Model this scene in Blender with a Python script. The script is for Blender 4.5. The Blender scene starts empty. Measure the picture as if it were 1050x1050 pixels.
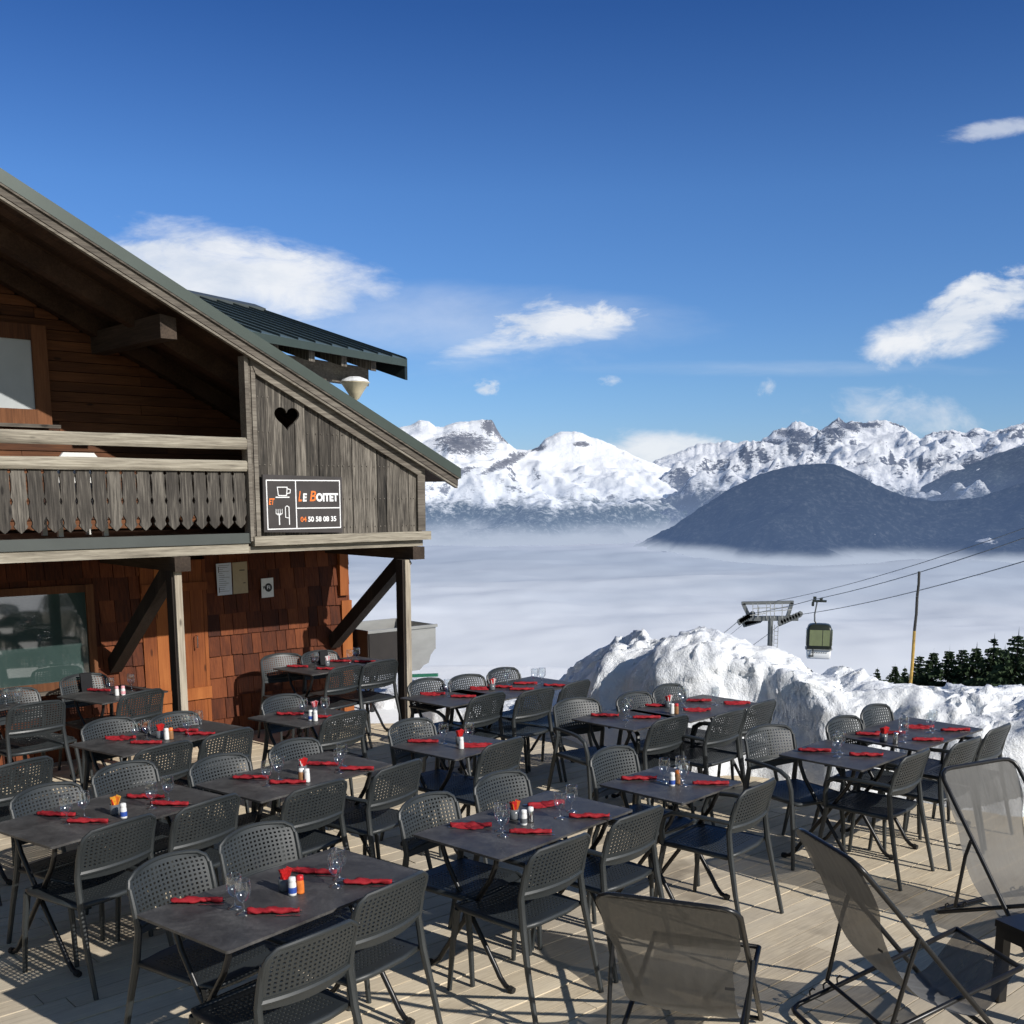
import bpy, math, random
from mathutils import Vector, Matrix, noise
random.seed(7)
sc = bpy.context.scene
COL = sc.collection
R = math.radians

# ------------------------------------------------------------------ camera model
FPX, TH, CH, CY = 1126.0, R(9.7), 2.5, 695.0
def ray(px, py):
    a, b = px-525.0, CY-py
    c, s = math.cos(TH), math.sin(TH)
    return (a, FPX*c+b*s, -FPX*s+b*c)
def atz(px, py, z):                       # point of the photograph on the level plane z
    r = ray(px, py); t = (z-CH)/r[2]
    return Vector((r[0]*t, r[1]*t, z))
def atd(px, py, dist):                    # point at a forward distance
    r = ray(px, py); t = dist/r[1]
    return Vector((r[0]*t, dist, CH+r[2]*t))
FA = R(42)
DV = Vector((math.cos(FA), math.sin(FA), 0)); NV = Vector((math.sin(FA), -math.cos(FA), 0))
def P(s, m, z): return DV*s + NV*m + Vector((0, 0, z))

cam = bpy.data.cameras.new("camera"); camo = bpy.data.objects.new("camera", cam); COL.objects.link(camo)
camo.location = (0, 0, CH); camo.rotation_euler = (R(90)-TH, 0, 0)
cam.sensor_width = 36; cam.lens = 36*FPX/1050; cam.shift_y = 170/1050; cam.clip_end = 60000; cam.clip_start = .05
sc.camera = camo
sc.view_settings.view_transform = 'Standard'; sc.view_settings.look = 'None'; sc.view_settings.exposure = 0
sc.render.engine = 'CYCLES'
sc.cycles.max_bounces = 8; sc.cycles.transparent_max_bounces = 24

# ------------------------------------------------------------------ mesh helper
ORG = {}
class MB:
    def __init__(s): s.v = []; s.f = []; s.t = []
    def add(s, vs, fs, t=.5):
        k = len(s.v); s.v += [Vector(v) for v in vs]
        s.f += [tuple(i+k for i in f) for f in fs]; s.t += [t]*len(fs)
    def hexa(s, p, t=.5):                 # 8 points: bottom 4, top 4
        s.add(p, [(3,2,1,0),(4,5,6,7),(0,1,5,4),(1,2,6,5),(2,3,7,6),(3,0,4,7)], t)
    def box(s, x0, x1, y0, y1, z0, z1, t=.5):
        s.hexa([(x0,y0,z0),(x1,y0,z0),(x1,y1,z0),(x0,y1,z0),(x0,y0,z1),(x1,y0,z1),(x1,y1,z1),(x0,y1,z1)], t)
    def fbox(s, s0, s1, m0, m1, z0, z1, t=.5):      # box in facade coordinates
        s.hexa([P(s0,m1,z0),P(s1,m1,z0),P(s1,m0,z0),P(s0,m0,z0),P(s0,m1,z1),P(s1,m1,z1),P(s1,m0,z1),P(s0,m0,z1)], t)
    def fprism(s, poly, m0, m1, t=.5):    # (s,z) polygon extruded between two m planes
        n = len(poly); vs = [P(a, m1, z) for a, z in poly]+[P(a, m0, z) for a, z in poly]
        s.add(vs, [tuple(range(n)), tuple(range(2*n-1, n-1, -1))]+[(i, i+n, (i+1) % n+n, (i+1) % n) for i in range(n)], t)
    def beam(s, a, b, w, h, up=(0,0,1), t=.5):
        a, b = Vector(a), Vector(b); d = (b-a).normalized(); up = Vector(up)
        x = d.cross(up).normalized()*w/2; y = x.cross(d).normalized()*h/2
        s.hexa([a-x-y, a+x-y, b+x-y, b-x-y, a-x+y, a+x+y, b+x+y, b-x+y], t)
    def tube(s, pts, r, seg=8, cap=True, sx=1.0, t=.5, closed=False):
        pts = [Vector(p) for p in pts]; n = len(pts)
        if not isinstance(r, (list, tuple)): r = [r]*n
        up = None; vs = []
        for i, p in enumerate(pts):
            if closed: d = pts[(i+1) % n]-pts[i-1]
            else: d = pts[min(i+1, n-1)]-pts[max(i-1, 0)]
            d.normalize()
            if up is None:
                up = Vector((0,0,1)) if abs(d.z) < .9 else Vector((1,0,0))
            x = d.cross(up)
            if x.length < 1e-5: x = d.orthogonal()
            x.normalize(); y = x.cross(d).normalized(); up = y
            for k in range(seg):
                a = 2*math.pi*k/seg
                vs.append(p+x*math.cos(a)*r[i]*sx+y*math.sin(a)*r[i])
        fs = []
        for i in range(n if closed else n-1):
            j = (i+1) % n
            for k in range(seg):
                l = (k+1) % seg
                fs.append((i*seg+k, i*seg+l, j*seg+l, j*seg+k))
        if cap and not closed:
            fs.append(tuple(range(seg-1, -1, -1))); fs.append(tuple((n-1)*seg+k for k in range(seg)))
        s.add(vs, fs, t)
    def lathe(s, prof, o=(0,0,0), seg=16, t=.5):
        o = Vector(o); n = len(prof); vs = []
        for r_, z in prof:
            for k in range(seg):
                a = 2*math.pi*k/seg; vs.append(o+Vector((r_*math.cos(a), r_*math.sin(a), z)))
        fs = [(i*seg+k, i*seg+(k+1) % seg, (i+1)*seg+(k+1) % seg, (i+1)*seg+k) for i in range(n-1) for k in range(seg)]
        s.add(vs, fs, t)
    def mesh(s, name, mat, org=Vector((0,0,0)), smooth=False):
        me = bpy.data.meshes.new(name)
        me.from_pydata([v-org for v in s.v], [], s.f)
        a = me.attributes.new("tint", 'FLOAT', 'FACE'); a.data.foreach_set('value', s.t)
        if smooth: me.polygons.foreach_set('use_smooth', [True]*len(me.polygons))
        me.materials.append(mat); me.update()
        return me
    def build(s, name, mat, parent=None, smooth=False):
        org = ORG.get(parent.name, Vector((0,0,0))) if parent else Vector((0,0,0))
        o = bpy.data.objects.new(name, s.mesh(name, mat, org, smooth)); COL.objects.link(o)
        if parent: o.parent = parent; ORG[o.name] = org
        return o

def autosmooth(o, ang=40):
    me = o.data
    me.polygons.foreach_set('use_smooth', [True]*len(me.polygons))
    me.set_sharp_from_angle(angle=R(ang))
def tag(o, label=None, cat=None, group=None, kind=None):
    if label: o['label'] = label
    if cat: o['category'] = cat
    if group: o['group'] = group
    if kind: o['kind'] = kind
    return o
def empty(name, loc=(0,0,0), rz=0, world=False):
    o = bpy.data.objects.new(name, None); COL.objects.link(o); o.location = loc; o.rotation_euler = (0,0,rz)
    o.empty_display_size = .1
    ORG[o.name] = Vector(loc) if world else Vector((0,0,0))
    return o
KIDS = {}
def copy_tree(o, parent=None):
    c = o.copy(); COL.objects.link(c)
    if parent: c.parent = parent
    for ch in list(o.children): copy_tree(ch, c)
    return c
def bake(o):                              # apply modifiers without operators
    dg = bpy.context.evaluated_depsgraph_get(); dg.update()
    me = bpy.data.meshes.new_from_object(o.evaluated_get(dg), depsgraph=dg)
    o.modifiers.clear(); o.data = me
    return o
def structure(o): o['kind'] = 'structure'; return o

# ------------------------------------------------------------------ materials
class NT:
    def __init__(s, name):
        s.m = bpy.data.materials.new(name); s.m.use_nodes = True; s.t = s.m.node_tree
        s.b = s.t.nodes['Principled BSDF']; s.out = s.t.nodes['Material Output']
    def n(s, typ, ins=None, **kw):
        nd = s.t.nodes.new(typ)
        for k, v in kw.items(): setattr(nd, k, v)
        for k, v in (ins or {}).items():
            if isinstance(v, bpy.types.NodeSocket): s.t.links.new(v, nd.inputs[k])
            else: nd.inputs[k].default_value = v
        return nd
    def math(s, op, a, b=0.0, c=None, clamp=False):
        nd = s.n('ShaderNodeMath', operation=op, use_clamp=clamp)
        for i, v in enumerate((a, b) if c is None else (a, b, c)):
            if isinstance(v, bpy.types.NodeSocket): s.t.links.new(v, nd.inputs[i])
            else: nd.inputs[i].default_value = v
        return nd.outputs[0]
    def ramp(s, fac, stops, interp='LINEAR'):
        nd = s.n('ShaderNodeValToRGB', {'Fac': fac}); cr = nd.color_ramp; cr.interpolation = interp
        while len(cr.elements) < len(stops): cr.elements.new(.5)
        for e, (p, c) in zip(cr.elements, stops):
            e.position = p
            e.color = tuple(c)+(1,) if isinstance(c, (tuple, list)) else (c, c, c, 1)
        return nd.outputs['Color']
    def mix(s, f, a, b, mode='MIX'):
        nd = s.n('ShaderNodeMix', data_type='RGBA', blend_type=mode)
        for i, v in ((0, f), (6, a), (7, b)):
            if isinstance(v, bpy.types.NodeSocket): s.t.links.new(v, nd.inputs[i])
            elif i == 0: nd.inputs[0].default_value = v
            else: nd.inputs[i].default_value = tuple(v)+(1,)
        return nd.outputs[2]
    def noise(s, vec, scale, detail=4, rough=.55, dist=0.0):
        nd = s.n('ShaderNodeTexNoise', {'Scale': scale, 'Detail': detail, 'Roughness': rough, 'Distortion': dist})
        if vec is not None: s.t.links.new(vec, nd.inputs['Vector'])
        return nd.outputs['Fac']
    def obj(s): return s.n('ShaderNodeTexCoord').outputs['Object']
    def mapping(s, vec, scale=(1,1,1), rot=(0,0,0), loc=(0,0,0)):
        return s.n('ShaderNodeMapping', {'Vector': vec, 'Scale': scale, 'Rotation': rot, 'Location': loc}).outputs[0]
    def bump(s, h, strength=.3, dist=.01):
        nd = s.n('ShaderNodeBump', {'Height': h, 'Strength': strength, 'Distance': dist})
        s.t.links.new(nd.outputs[0], s.b.inputs['Normal']); return nd
    def set(s, **kw):
        for k, v in kw.items():
            k = k.replace('_', ' ')
            if isinstance(v, bpy.types.NodeSocket): s.t.links.new(v, s.b.inputs[k])
            else: s.b.inputs[k].default_value = (tuple(v)+(1,)) if isinstance(v, (tuple, list)) and len(v) == 3 else v
        return s
def plain(name, col, rough=.5, metal=0.0, var=.15, scale=30, spec=.5):
    m = NT(name); nz = m.noise(m.obj(), scale, 3)
    c = m.mix(m.ramp(nz, [(.3, 0.0), (.7, 1.0)]), [x*(1-var) for x in col], [min(1, x*(1+var)) for x in col])
    m.set(Base_Color=c, Roughness=rough, Metallic=metal); m.b.inputs['Specular IOR Level'].default_value = spec
    return m.m
def wood(name, axis, cdark, cmid, clight, rough=.75, streak=.5, tintamt=.5, bump=.35, knots=True, fine=1.0, rot=True):
    """axis 's','m' or 'z': direction of the grain in facade coordinates"""
    m = NT(name)
    at = m.n('ShaderNodeAttribute', attribute_name='tint').outputs['Fac']
    v = m.mapping(m.obj(), rot=(0, 0, -FA if rot else 0))
    off = m.n('ShaderNodeCombineXYZ', {'X': m.math('MULTIPLY', at, 37.0), 'Y': m.math('MULTIPLY', at, 17.0), 'Z': m.math('MULTIPLY', at, 53.0)}).outputs[0]
    v = m.n('ShaderNodeVectorMath', {0: v, 1: off}, operation='ADD').outputs[0]
    sc_ = {'s': (1.2, 22, 22), 'm': (22, 1.2, 22), 'z': (22, 22, 1.2)}[axis]
    g = m.noise(m.mapping(v, scale=tuple(a*fine for a in sc_)), 3.0, 6, .65, .4)
    big = m.noise(m.mapping(v, scale={'s': (.5,2,2), 'm': (2,.5,2), 'z': (2,2,.5)}[axis]), 2.0, 3)
    f = m.math('ADD', m.math('MULTIPLY', g, streak), m.math('MULTIPLY', big, 1-streak))
    f = m.math('ADD', f, m.math('MULTIPLY', m.math('SUBTRACT', at, .5), tintamt*.5))
    c = m.ramp(f, [(.3, cdark), (.5, cmid), (.68, clight)])
    if knots:
        vo = m.n('ShaderNodeTexVoronoi', {'Vector': m.mapping(v, scale={'s': (1.6,5,5), 'm': (5,1.6,5), 'z': (5,5,1.6)}[axis]), 'Scale': 1.3}).outputs['Distance']
        k = m.ramp(vo, [(.05, 1.0), (.10, 0.0)])
        c = m.mix(m.math('MULTIPLY', k, .75), c, [x*.25 for x in cdark])
    m.set(Base_Color=c, Roughness=rough); m.b.inputs['Specular IOR Level'].default_value = .3
    m.bump(g, bump, .006)
    return m.m

M = {}
M['shingle'] = wood('shingle wood', 'z', (.042,.011,.005), (.105,.027,.009), (.195,.056,.018), tintamt=.55, knots=False, streak=.5, bump=.8)
M['door'] = wood('door wood', 'z', (.15,.040,.012), (.28,.085,.022), (.38,.13,.035), tintamt=.6, streak=.4)
M['wallboard'] = wood('upper wall wood', 's', (.038,.013,.006), (.098,.036,.013), (.18,.068,.025), tintamt=.35, streak=.5)
M['frame'] = wood('window frame wood', 'z', (.06,.022,.010), (.13,.050,.020), (.21,.085,.035))
M['grey_v'] = wood('weathered vertical boards', 'z', (.010,.009,.008), (.070,.061,.051), (.24,.215,.18), streak=.78, tintamt=.40, bump=.6)
M['baluster'] = wood('weathered railing boards', 'z', (.012,.010,.009), (.070,.062,.053), (.21,.19,.16), streak=.75, tintamt=.22, bump=.6)
M['grey_s'] = wood('weathered horizontal wood', 's', (.04,.034,.028), (.13,.112,.092), (.26,.235,.195), streak=.6, tintamt=.4, bump=.5)
M['pale_s'] = wood('pale weathered rail', 's', (.05,.042,.032), (.27,.24,.19), (.46,.42,.335), streak=.62, tintamt=.3, bump=.8)
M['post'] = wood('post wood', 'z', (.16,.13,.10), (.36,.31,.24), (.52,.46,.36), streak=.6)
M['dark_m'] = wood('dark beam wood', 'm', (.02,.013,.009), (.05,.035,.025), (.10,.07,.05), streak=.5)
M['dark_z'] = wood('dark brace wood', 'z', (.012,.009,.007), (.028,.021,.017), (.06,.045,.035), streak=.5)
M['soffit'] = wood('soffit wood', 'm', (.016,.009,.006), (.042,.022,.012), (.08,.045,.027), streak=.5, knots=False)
M['interior'] = plain('dark interior', (.012,.010,.009), .9)

def metal_roof(name, col):
    m = NT(name); nz = m.noise(m.obj(), 3, 5)
    c = m.mix(nz, [x*.75 for x in col], [x*1.2 for x in col])
    m.set(Base_Color=c, Roughness=.42, Metallic=.15); return m.m
M['green'] = metal_roof('green painted metal', (.052,.070,.060))
M['green2'] = metal_roof('green standing seam metal', (.10,.14,.145))
M['seam'] = metal_roof('dark seams', (.018,.028,.030))
M['greymetal'] = metal_roof('grey green flashing', (.075,.085,.080))

def deckmat():
    m = NT('larch deck boards')
    at = m.n('ShaderNodeAttribute', attribute_name='tint').outputs['Fac']
    v0 = m.mapping(m.obj(), rot=(0,0,-FA))
    off = m.n('ShaderNodeCombineXYZ', {'X': m.math('MULTIPLY', at, 37.0), 'Y': m.math('MULTIPLY', at, 17.0)}).outputs[0]
    v = m.n('ShaderNodeVectorMath', {0: v0, 1: off}, operation='ADD').outputs[0]
    g = m.noise(m.mapping(v, scale=(1.5, 30, 30)), 3, 6, .7, .5)
    big = m.noise(v0, 1.1, 5, .6)
    f = m.math('ADD', m.math('MULTIPLY', g, .55), m.math('MULTIPLY', big, .45))
    f = m.math('ADD', f, m.math('MULTIPLY', m.math('SUBTRACT', at, .5), .10))
    c = m.ramp(f, [(.30, (.36,.29,.20)), (.47, (.63,.53,.38)), (.64, (.82,.71,.53))])
    st = m.noise(m.mapping(v0, loc=(3,5,0)), .45, 5, .65)
    c = m.mix(m.math('MULTIPLY', m.ramp(st, [(.46, 0.0), (.64, 1.0)]), .55), c, (.46,.42,.36))
    wet = m.noise(m.mapping(v0, loc=(9,1,0)), .8, 4, .6)
    w = m.ramp(wet, [(.60, 0.0), (.66, 1.0)])
    c = m.mix(m.math('MULTIPLY', w, .5), c, (.16,.13,.10))
    m.set(Base_Color=c, Roughness=m.math('SUBTRACT', .8, m.math('MULTIPLY', w, .35)))
    m.b.inputs['Specular IOR Level'].default_value = .3
    m.bump(g, .4, .004); return m.m
M['deck'] = deckmat()

def snowmat(name, scale=6.0, strength=.6, dirty=0.0, bright=1.0):
    m = NT(name); o = m.obj()
    n1 = m.noise(o, scale, 8, .65); n2 = m.noise(o, scale*9, 4, .6)
    h = m.math('ADD', n1, m.math('MULTIPLY', n2, .25))
    c = m.mix(n1, (.73*bright,.76*bright,.80*bright), (.84*bright,.85*bright,.86*bright))
    if dirty:
        d = m.ramp(m.noise(o, 1.7, 6, .7), [(.5, 0.0), (.75, dirty)])
        c = m.mix(d, c, (.42,.38,.32))
    m.set(Base_Color=c, Roughness=.65); m.b.inputs['Specular IOR Level'].default_value = .25
    m.bump(h, strength, .08); return m.m
M['snow'] = snowmat('packed snow', 9, .60, .12, 1.15)
M['snowfield'] = snowmat('smooth snow', 1.5, .2, bright=1.14)

def resin():
    m = NT('anthracite resin'); nz = m.noise(m.obj(), 400, 2)
    d = m.noise(m.obj(), 9, 4)
    m.set(Base_Color=m.mix(d, (.019,.023,.025), (.030,.035,.037)), Roughness=m.math('ADD', .40, m.math('MULTIPLY', d, .14)))
    m.b.inputs['Specular IOR Level'].default_value = .62
    m.bump(nz, .12, .001); return m.m
M['resin'] = resin()
def slab():
    m = NT('dark stone laminate'); o = m.obj()
    a = m.noise(o, 5, 6, .7, .6); b = m.noise(o, 60, 4, .7)
    f = m.math('ADD', m.math('MULTIPLY', a, .75), m.math('MULTIPLY', b, .25))
    c = m.ramp(f, [(.35, (.024,.023,.024)), (.52, (.062,.060,.059)), (.68, (.125,.120,.115))])
    m.set(Base_Color=c, Roughness=m.math('ADD', .38, m.math('MULTIPLY', a, .22))); m.b.inputs['Specular IOR Level'].default_value = .5
    m.bump(b, .1, .001); return m.m
M['slab'] = slab()
M['blacksteel'] = plain('black steel tube', (.018,.018,.019), .32, .3, .2)
M['rubber'] = plain('black rubber', (.012,.012,.012), .7)
M['steel'] = plain('polished steel', (.6,.6,.6), .22, 1.0, .05)
def napk():
    m = NT('red paper napkin'); o = m.obj()
    a = m.noise(o, 60, 4, .6)
    m.set(Base_Color=m.mix(a, (.20,.004,.008), (.42,.010,.020)), Roughness=.8); m.bump(a, .5, .003); return m.m
M['napkin'] = napk()
def glass(name, tintc=(.92,.95,.97)):
    m = NT(name)
    lw = m.n('ShaderNodeLayerWeight', {'Blend': .38}).outputs['Facing']
    f = m.math('ADD', m.math('MULTIPLY', m.math('POWER', lw, 1.6), .85), .12)
    tr = m.n('ShaderNodeBsdfTransparent', {'Color': tintc+(1,)}).outputs[0]
    gl = m.n('ShaderNodeBsdfGlossy', {'Color': (1,1,1,1), 'Roughness': .09}).outputs[0]
    mx = m.n('ShaderNodeMixShader', {0: f, 1: tr, 2: gl}).outputs[0]
    m.t.links.new(mx, m.out.inputs['Surface']); return m.m
M['glass'] = glass('clear drinking glass')
M['jar'] = plain('grey glass jar', (.13,.14,.15), .15, 0, .1)
M['white'] = plain('white plastic', (.78,.78,.76), .35, 0, .04)
M['blue'] = plain('blue label', (.03,.08,.35), .4)
M['red'] = plain('red packet', (.55,.02,.02), .45, 0, .25, 80)
M['pink'] = plain('pale pink packet', (.75,.35,.38), .5, 0, .3, 80)
M['yellow'] = plain('yellow orange packet', (.85,.38,.04), .5, 0, .25, 80)
M['brown'] = plain('brown pepper', (.28,.14,.06), .4, 0, .3, 120)
M['orange'] = plain('orange cap', (.70,.18,.03), .4, 0, .2)

def winmat(name, base, rough, mixv, metal=0):
    m = NT(name); o = m.obj()
    a = m.noise(m.mapping(o, scale=(1,1,.6)), 2.5, 5, .6)
    m.set(Base_Color=m.mix(a, [x*.7 for x in base], [x*1.25 for x in base]), Roughness=rough)
    m.b.inputs['Specular IOR Level'].default_value = mixv; m.b.inputs['IOR'].default_value = 1.7
    return m.m
M['win_low'] = winmat('dark reflecting glass', (.045,.075,.07), .04, 1.0)
M['win_up'] = winmat('window with painted pale reflection', (.40,.43,.44), .40, .5)  # cloudy sky reflection painted as a pale base colour
M['paper'] = plain('white paper', (.62,.66,.74), .8, 0, .05)
M['paper2'] = plain('tan paper', (.42,.34,.22), .8, 0, .05)
M['ink'] = plain('black ink', (.02,.02,.022), .6)
M['signbg'] = plain('dark grey sign board', (.055,.048,.048), .35, 0, .25, 3)
M['signwhite'] = plain('white sign paint', (.85,.85,.85), .5, 0, .02)
M['signorange'] = plain('orange sign paint', (.85,.20,.03), .5, 0, .05)
def zinc():
    m = NT('brushed metal bin'); o = m.obj()
    a = m.noise(m.mapping(o, scale=(1,1,3)), 3, 5)
    m.set(Base_Color=m.mix(a, (.26,.26,.25), (.50,.50,.48)), Roughness=.42, Metallic=.45); return m.m
M['zinc'] = zinc()
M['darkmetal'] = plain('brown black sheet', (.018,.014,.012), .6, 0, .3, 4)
M['greenpaint'] = plain('green painted bar', (.02,.16,.09), .5)
M['cloth_black'] = plain('black cloth', (.008,.008,.01), .9)
M['cream'] = plain('cream dish', (.62,.54,.36), .5, 0, .1)
M['pole_yellow'] = plain('worn yellow paint', (.42,.26,.05), .6, 0, .4, 12)
M['pole_black'] = plain('black worn paint', (.03,.028,.025), .6, 0, .4, 12)
M['galv'] = plain('galvanised steel', (.16,.17,.17), .5, .3, .2, 2)
M['galvlight'] = plain('light galvanised steel', (.40,.41,.40), .5, .3, .2, 2)
M['cabin_dark'] = plain('dark cabin shell', (.025,.03,.022), .35, 0, .1)
M['cabin_glass'] = winmat('cabin window with painted reflection', (.20,.23,.09), .12, .6)  # yellow green reflection put into the base colour
M['cabin_white'] = plain('white cabin panel', (.86,.87,.87), .4, 0, .04)

def meshfabric():
    m = NT('grey translucent mesh fabric'); o = m.obj()
    w = m.noise(m.mapping(o, scale=(10, 2.2, 2.2)), 2.4, 4, .6, 1.2)
    m.set(Base_Color=m.mix(w, (.062,.061,.058), (.128,.125,.118)), Roughness=.6)
    m.b.inputs['Sheen Weight'].default_value = .2
    tr = m.n('ShaderNodeBsdfTransparent', {'Color': (.86,.85,.84,1)}).outputs[0]
    mx = m.n('ShaderNodeMixShader', {0: m.math('ADD', m.math('ADD', .48, m.math('MULTIPLY', w, .20)), m.math('MULTIPLY', m.n('ShaderNodeLayerWeight', {'Blend': .5}).outputs['Facing'], .42), clamp=True), 1: tr, 2: m.b.outputs[0]}).outputs[0]
    m.t.links.new(mx, m.out.inputs['Surface']); return m.m
M['mesh'] = meshfabric()

# ------------------------------------------------------------------ sky
SUN_EL, SUN_AZ = 30.0, -39.0              # direction to the sun, angle from +X
sv = Vector((math.cos(R(SUN_AZ))*math.cos(R(SUN_EL)), math.sin(R(SUN_AZ))*math.cos(R(SUN_EL)), math.sin(R(SUN_EL))))
sl = bpy.data.lights.new("sun", 'SUN'); sl.energy = 4.6; sl.angle = R(.53); sl.color = (1, .955, .89)
so = bpy.data.objects.new("sun", sl); COL.objects.link(so); so.location = (20, -16, 20)
so.rotation_euler = (-sv).to_track_quat('-Z', 'Y').to_euler()
w = bpy.data.worlds.new("World"); sc.world = w; w.use_nodes = True
class WT(NT):
    def __init__(s, t): s.t = t
W = WT(w.node_tree)
bg = w.node_tree.nodes['Background']; bg.inputs['Strength'].default_value = .074
sky = W.n('ShaderNodeTexSky', sky_type='NISHITA', sun_disc=False, sun_elevation=R(SUN_EL), sun_rotation=R(90-SUN_AZ), altitude=1500, air_density=1.15, dust_density=.35, ozone_density=2.6)
dirn = W.n('ShaderNodeTexCoord').outputs['Generated']
sep = W.n('ShaderNodeSeparateXYZ', {0: dirn})
ysafe = W.math('MAXIMUM', sep.outputs['Y'], .02)
X = W.math('DIVIDE', sep.outputs['X'], ysafe); Z = W.math('DIVIDE', sep.outputs['Z'], ysafe)
cv = W.n('ShaderNodeCombineXYZ', {'X': X, 'Y': Z}).outputs[0]
def cloud(px, py, wpx, hpx, skew, sx, sy, lo, hi, amt, seed, core=.55, edge=1.9):
    r = ray(px, py); x0, z0 = r[0]/r[1], r[2]/r[1]
    a = wpx/1142; b = hpx/1142
    dx = W.math('SUBTRACT', X, x0); dz = W.math('SUBTRACT', W.math('SUBTRACT', Z, z0), W.math('MULTIPLY', dx, skew))
    ex = W.math('POWER', W.math('ABSOLUTE', W.math('DIVIDE', dx, a)), 2.0); ez = W.math('POWER', W.math('ABSOLUTE', W.math('DIVIDE', dz, b)), 2.0)
    body = W.math('SUBTRACT', 1.0, W.math('ADD', ex, ez))
    nz = W.noise(W.mapping(cv, scale=(sx, sy, 1), loc=(seed, seed*1.7, seed)), 1.0, 9, .62, .35)
    f = W.math('ADD', W.math('MULTIPLY', body, core), W.math('MULTIPLY', W.math('SUBTRACT', nz, .5), edge))
    mr = W.n('ShaderNodeMapRange', {'Value': f, 'From Min': lo, 'From Max': hi, 'To Min': 0.0, 'To Max': amt}, interpolation_type='SMOOTHSTEP')
    return W.math('MULTIPLY', mr.outputs[0], W.math('GREATER_THAN', sep.outputs['Y'], .03))
clouds = [cloud(250, 284, 172, 50, -.13, 9, 24, .0, .95, .92, 1.3, .95, 2.2), cloud(225, 266, 130, 28, -.05, 14, 40, .0, .8, .90, 17.3, .8, 2.3),
          cloud(330, 330, 330, 50, -.10, 5, 14, .1, 1.2, .45, 7.7),
          cloud(570, 330, 90, 26, .10, 20, 48, .05, .95, .90, 2.1, .8, 2.8),
          cloud(985, 330, 105, 36, .32, 14, 26, .08, .95, .95, 5.2, .8, 2.4),
          cloud(1035, 130, 70, 12, .12, 14, 40, .1, .7, .6, 3.3),
          cloud(500, 397, 20, 9, 0, 60, 110, .1, .8, .8, 4.4),
          cloud(625, 390, 14, 7, 0, 70, 130, .1, .9, .5, 6.1),
          cloud(785, 397, 12, 12, 0, 80, 90, .15, 1.0, .55, 8.1),
          cloud(925, 422, 90, 26, -.1, 20, 34, .05, .9, .70, 9.2),
          cloud(690, 462, 90, 22, -.05, 12, 30, .0, .5, .85, 9.9),
          cloud(800, 378, 330, 10, .0, 4, 30, .1, 1.2, .22, 12.0)]
clouds += [cloud(555, 345, 160, 20, .17, 10, 34, .05, .75, .80, 21.5, .7, 1.6), cloud(430, 330, 330, 40, .0, 4, 12, .0, 1.0, .38, 15.0, .7, 1.3), cloud(1000, 310, 75, 30, .3, 16, 30, .05, .5, .95, 31.0, .6, 2.2)]
m_ = clouds[0]
for c in clouds[1:]: m_ = W.math('MAXIMUM', m_, c)
away = W.n('ShaderNodeMapRange', {'Value': sep.outputs['Y'], 'From Min': .0, 'From Max': .45, 'To Min': 0.0, 'To Max': 1.0}, interpolation_type='SMOOTHSTEP').outputs[0]
tint = W.mix(away, (.50, .49, .475), W.ramp(sep.outputs['Z'], [(0, (.375,.50,.82)), (.087, (.355,.51,.76)), (.243, (.30,.485,.755)), (.371, (.155,.32,.60)), (.6, (.22,.36,.60)), (1, (.40,.50,.62))]))
hs = W.n('ShaderNodeVectorMath', {0: W.mix(1.0, sky.outputs[0], tint, 'MULTIPLY'), 1: (2.0, 2.0, 2.0)}, operation='MULTIPLY').outputs[0]
cs = W.noise(W.mapping(cv, scale=(9, 22, 1), loc=(3, 4, 5)), 1.0, 7, .6, .3)
mixn = W.mix(m_, hs, W.n('ShaderNodeVectorMath', {0: W.ramp(cs, [(.33, (.70,.77,.88)), (.58, (.95,.97,1.0))]), 1: (12.8, 12.8, 12.8)}, operation='MULTIPLY').outputs[0])
W.t.links.new(mixn, bg.inputs['Color'])

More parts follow.
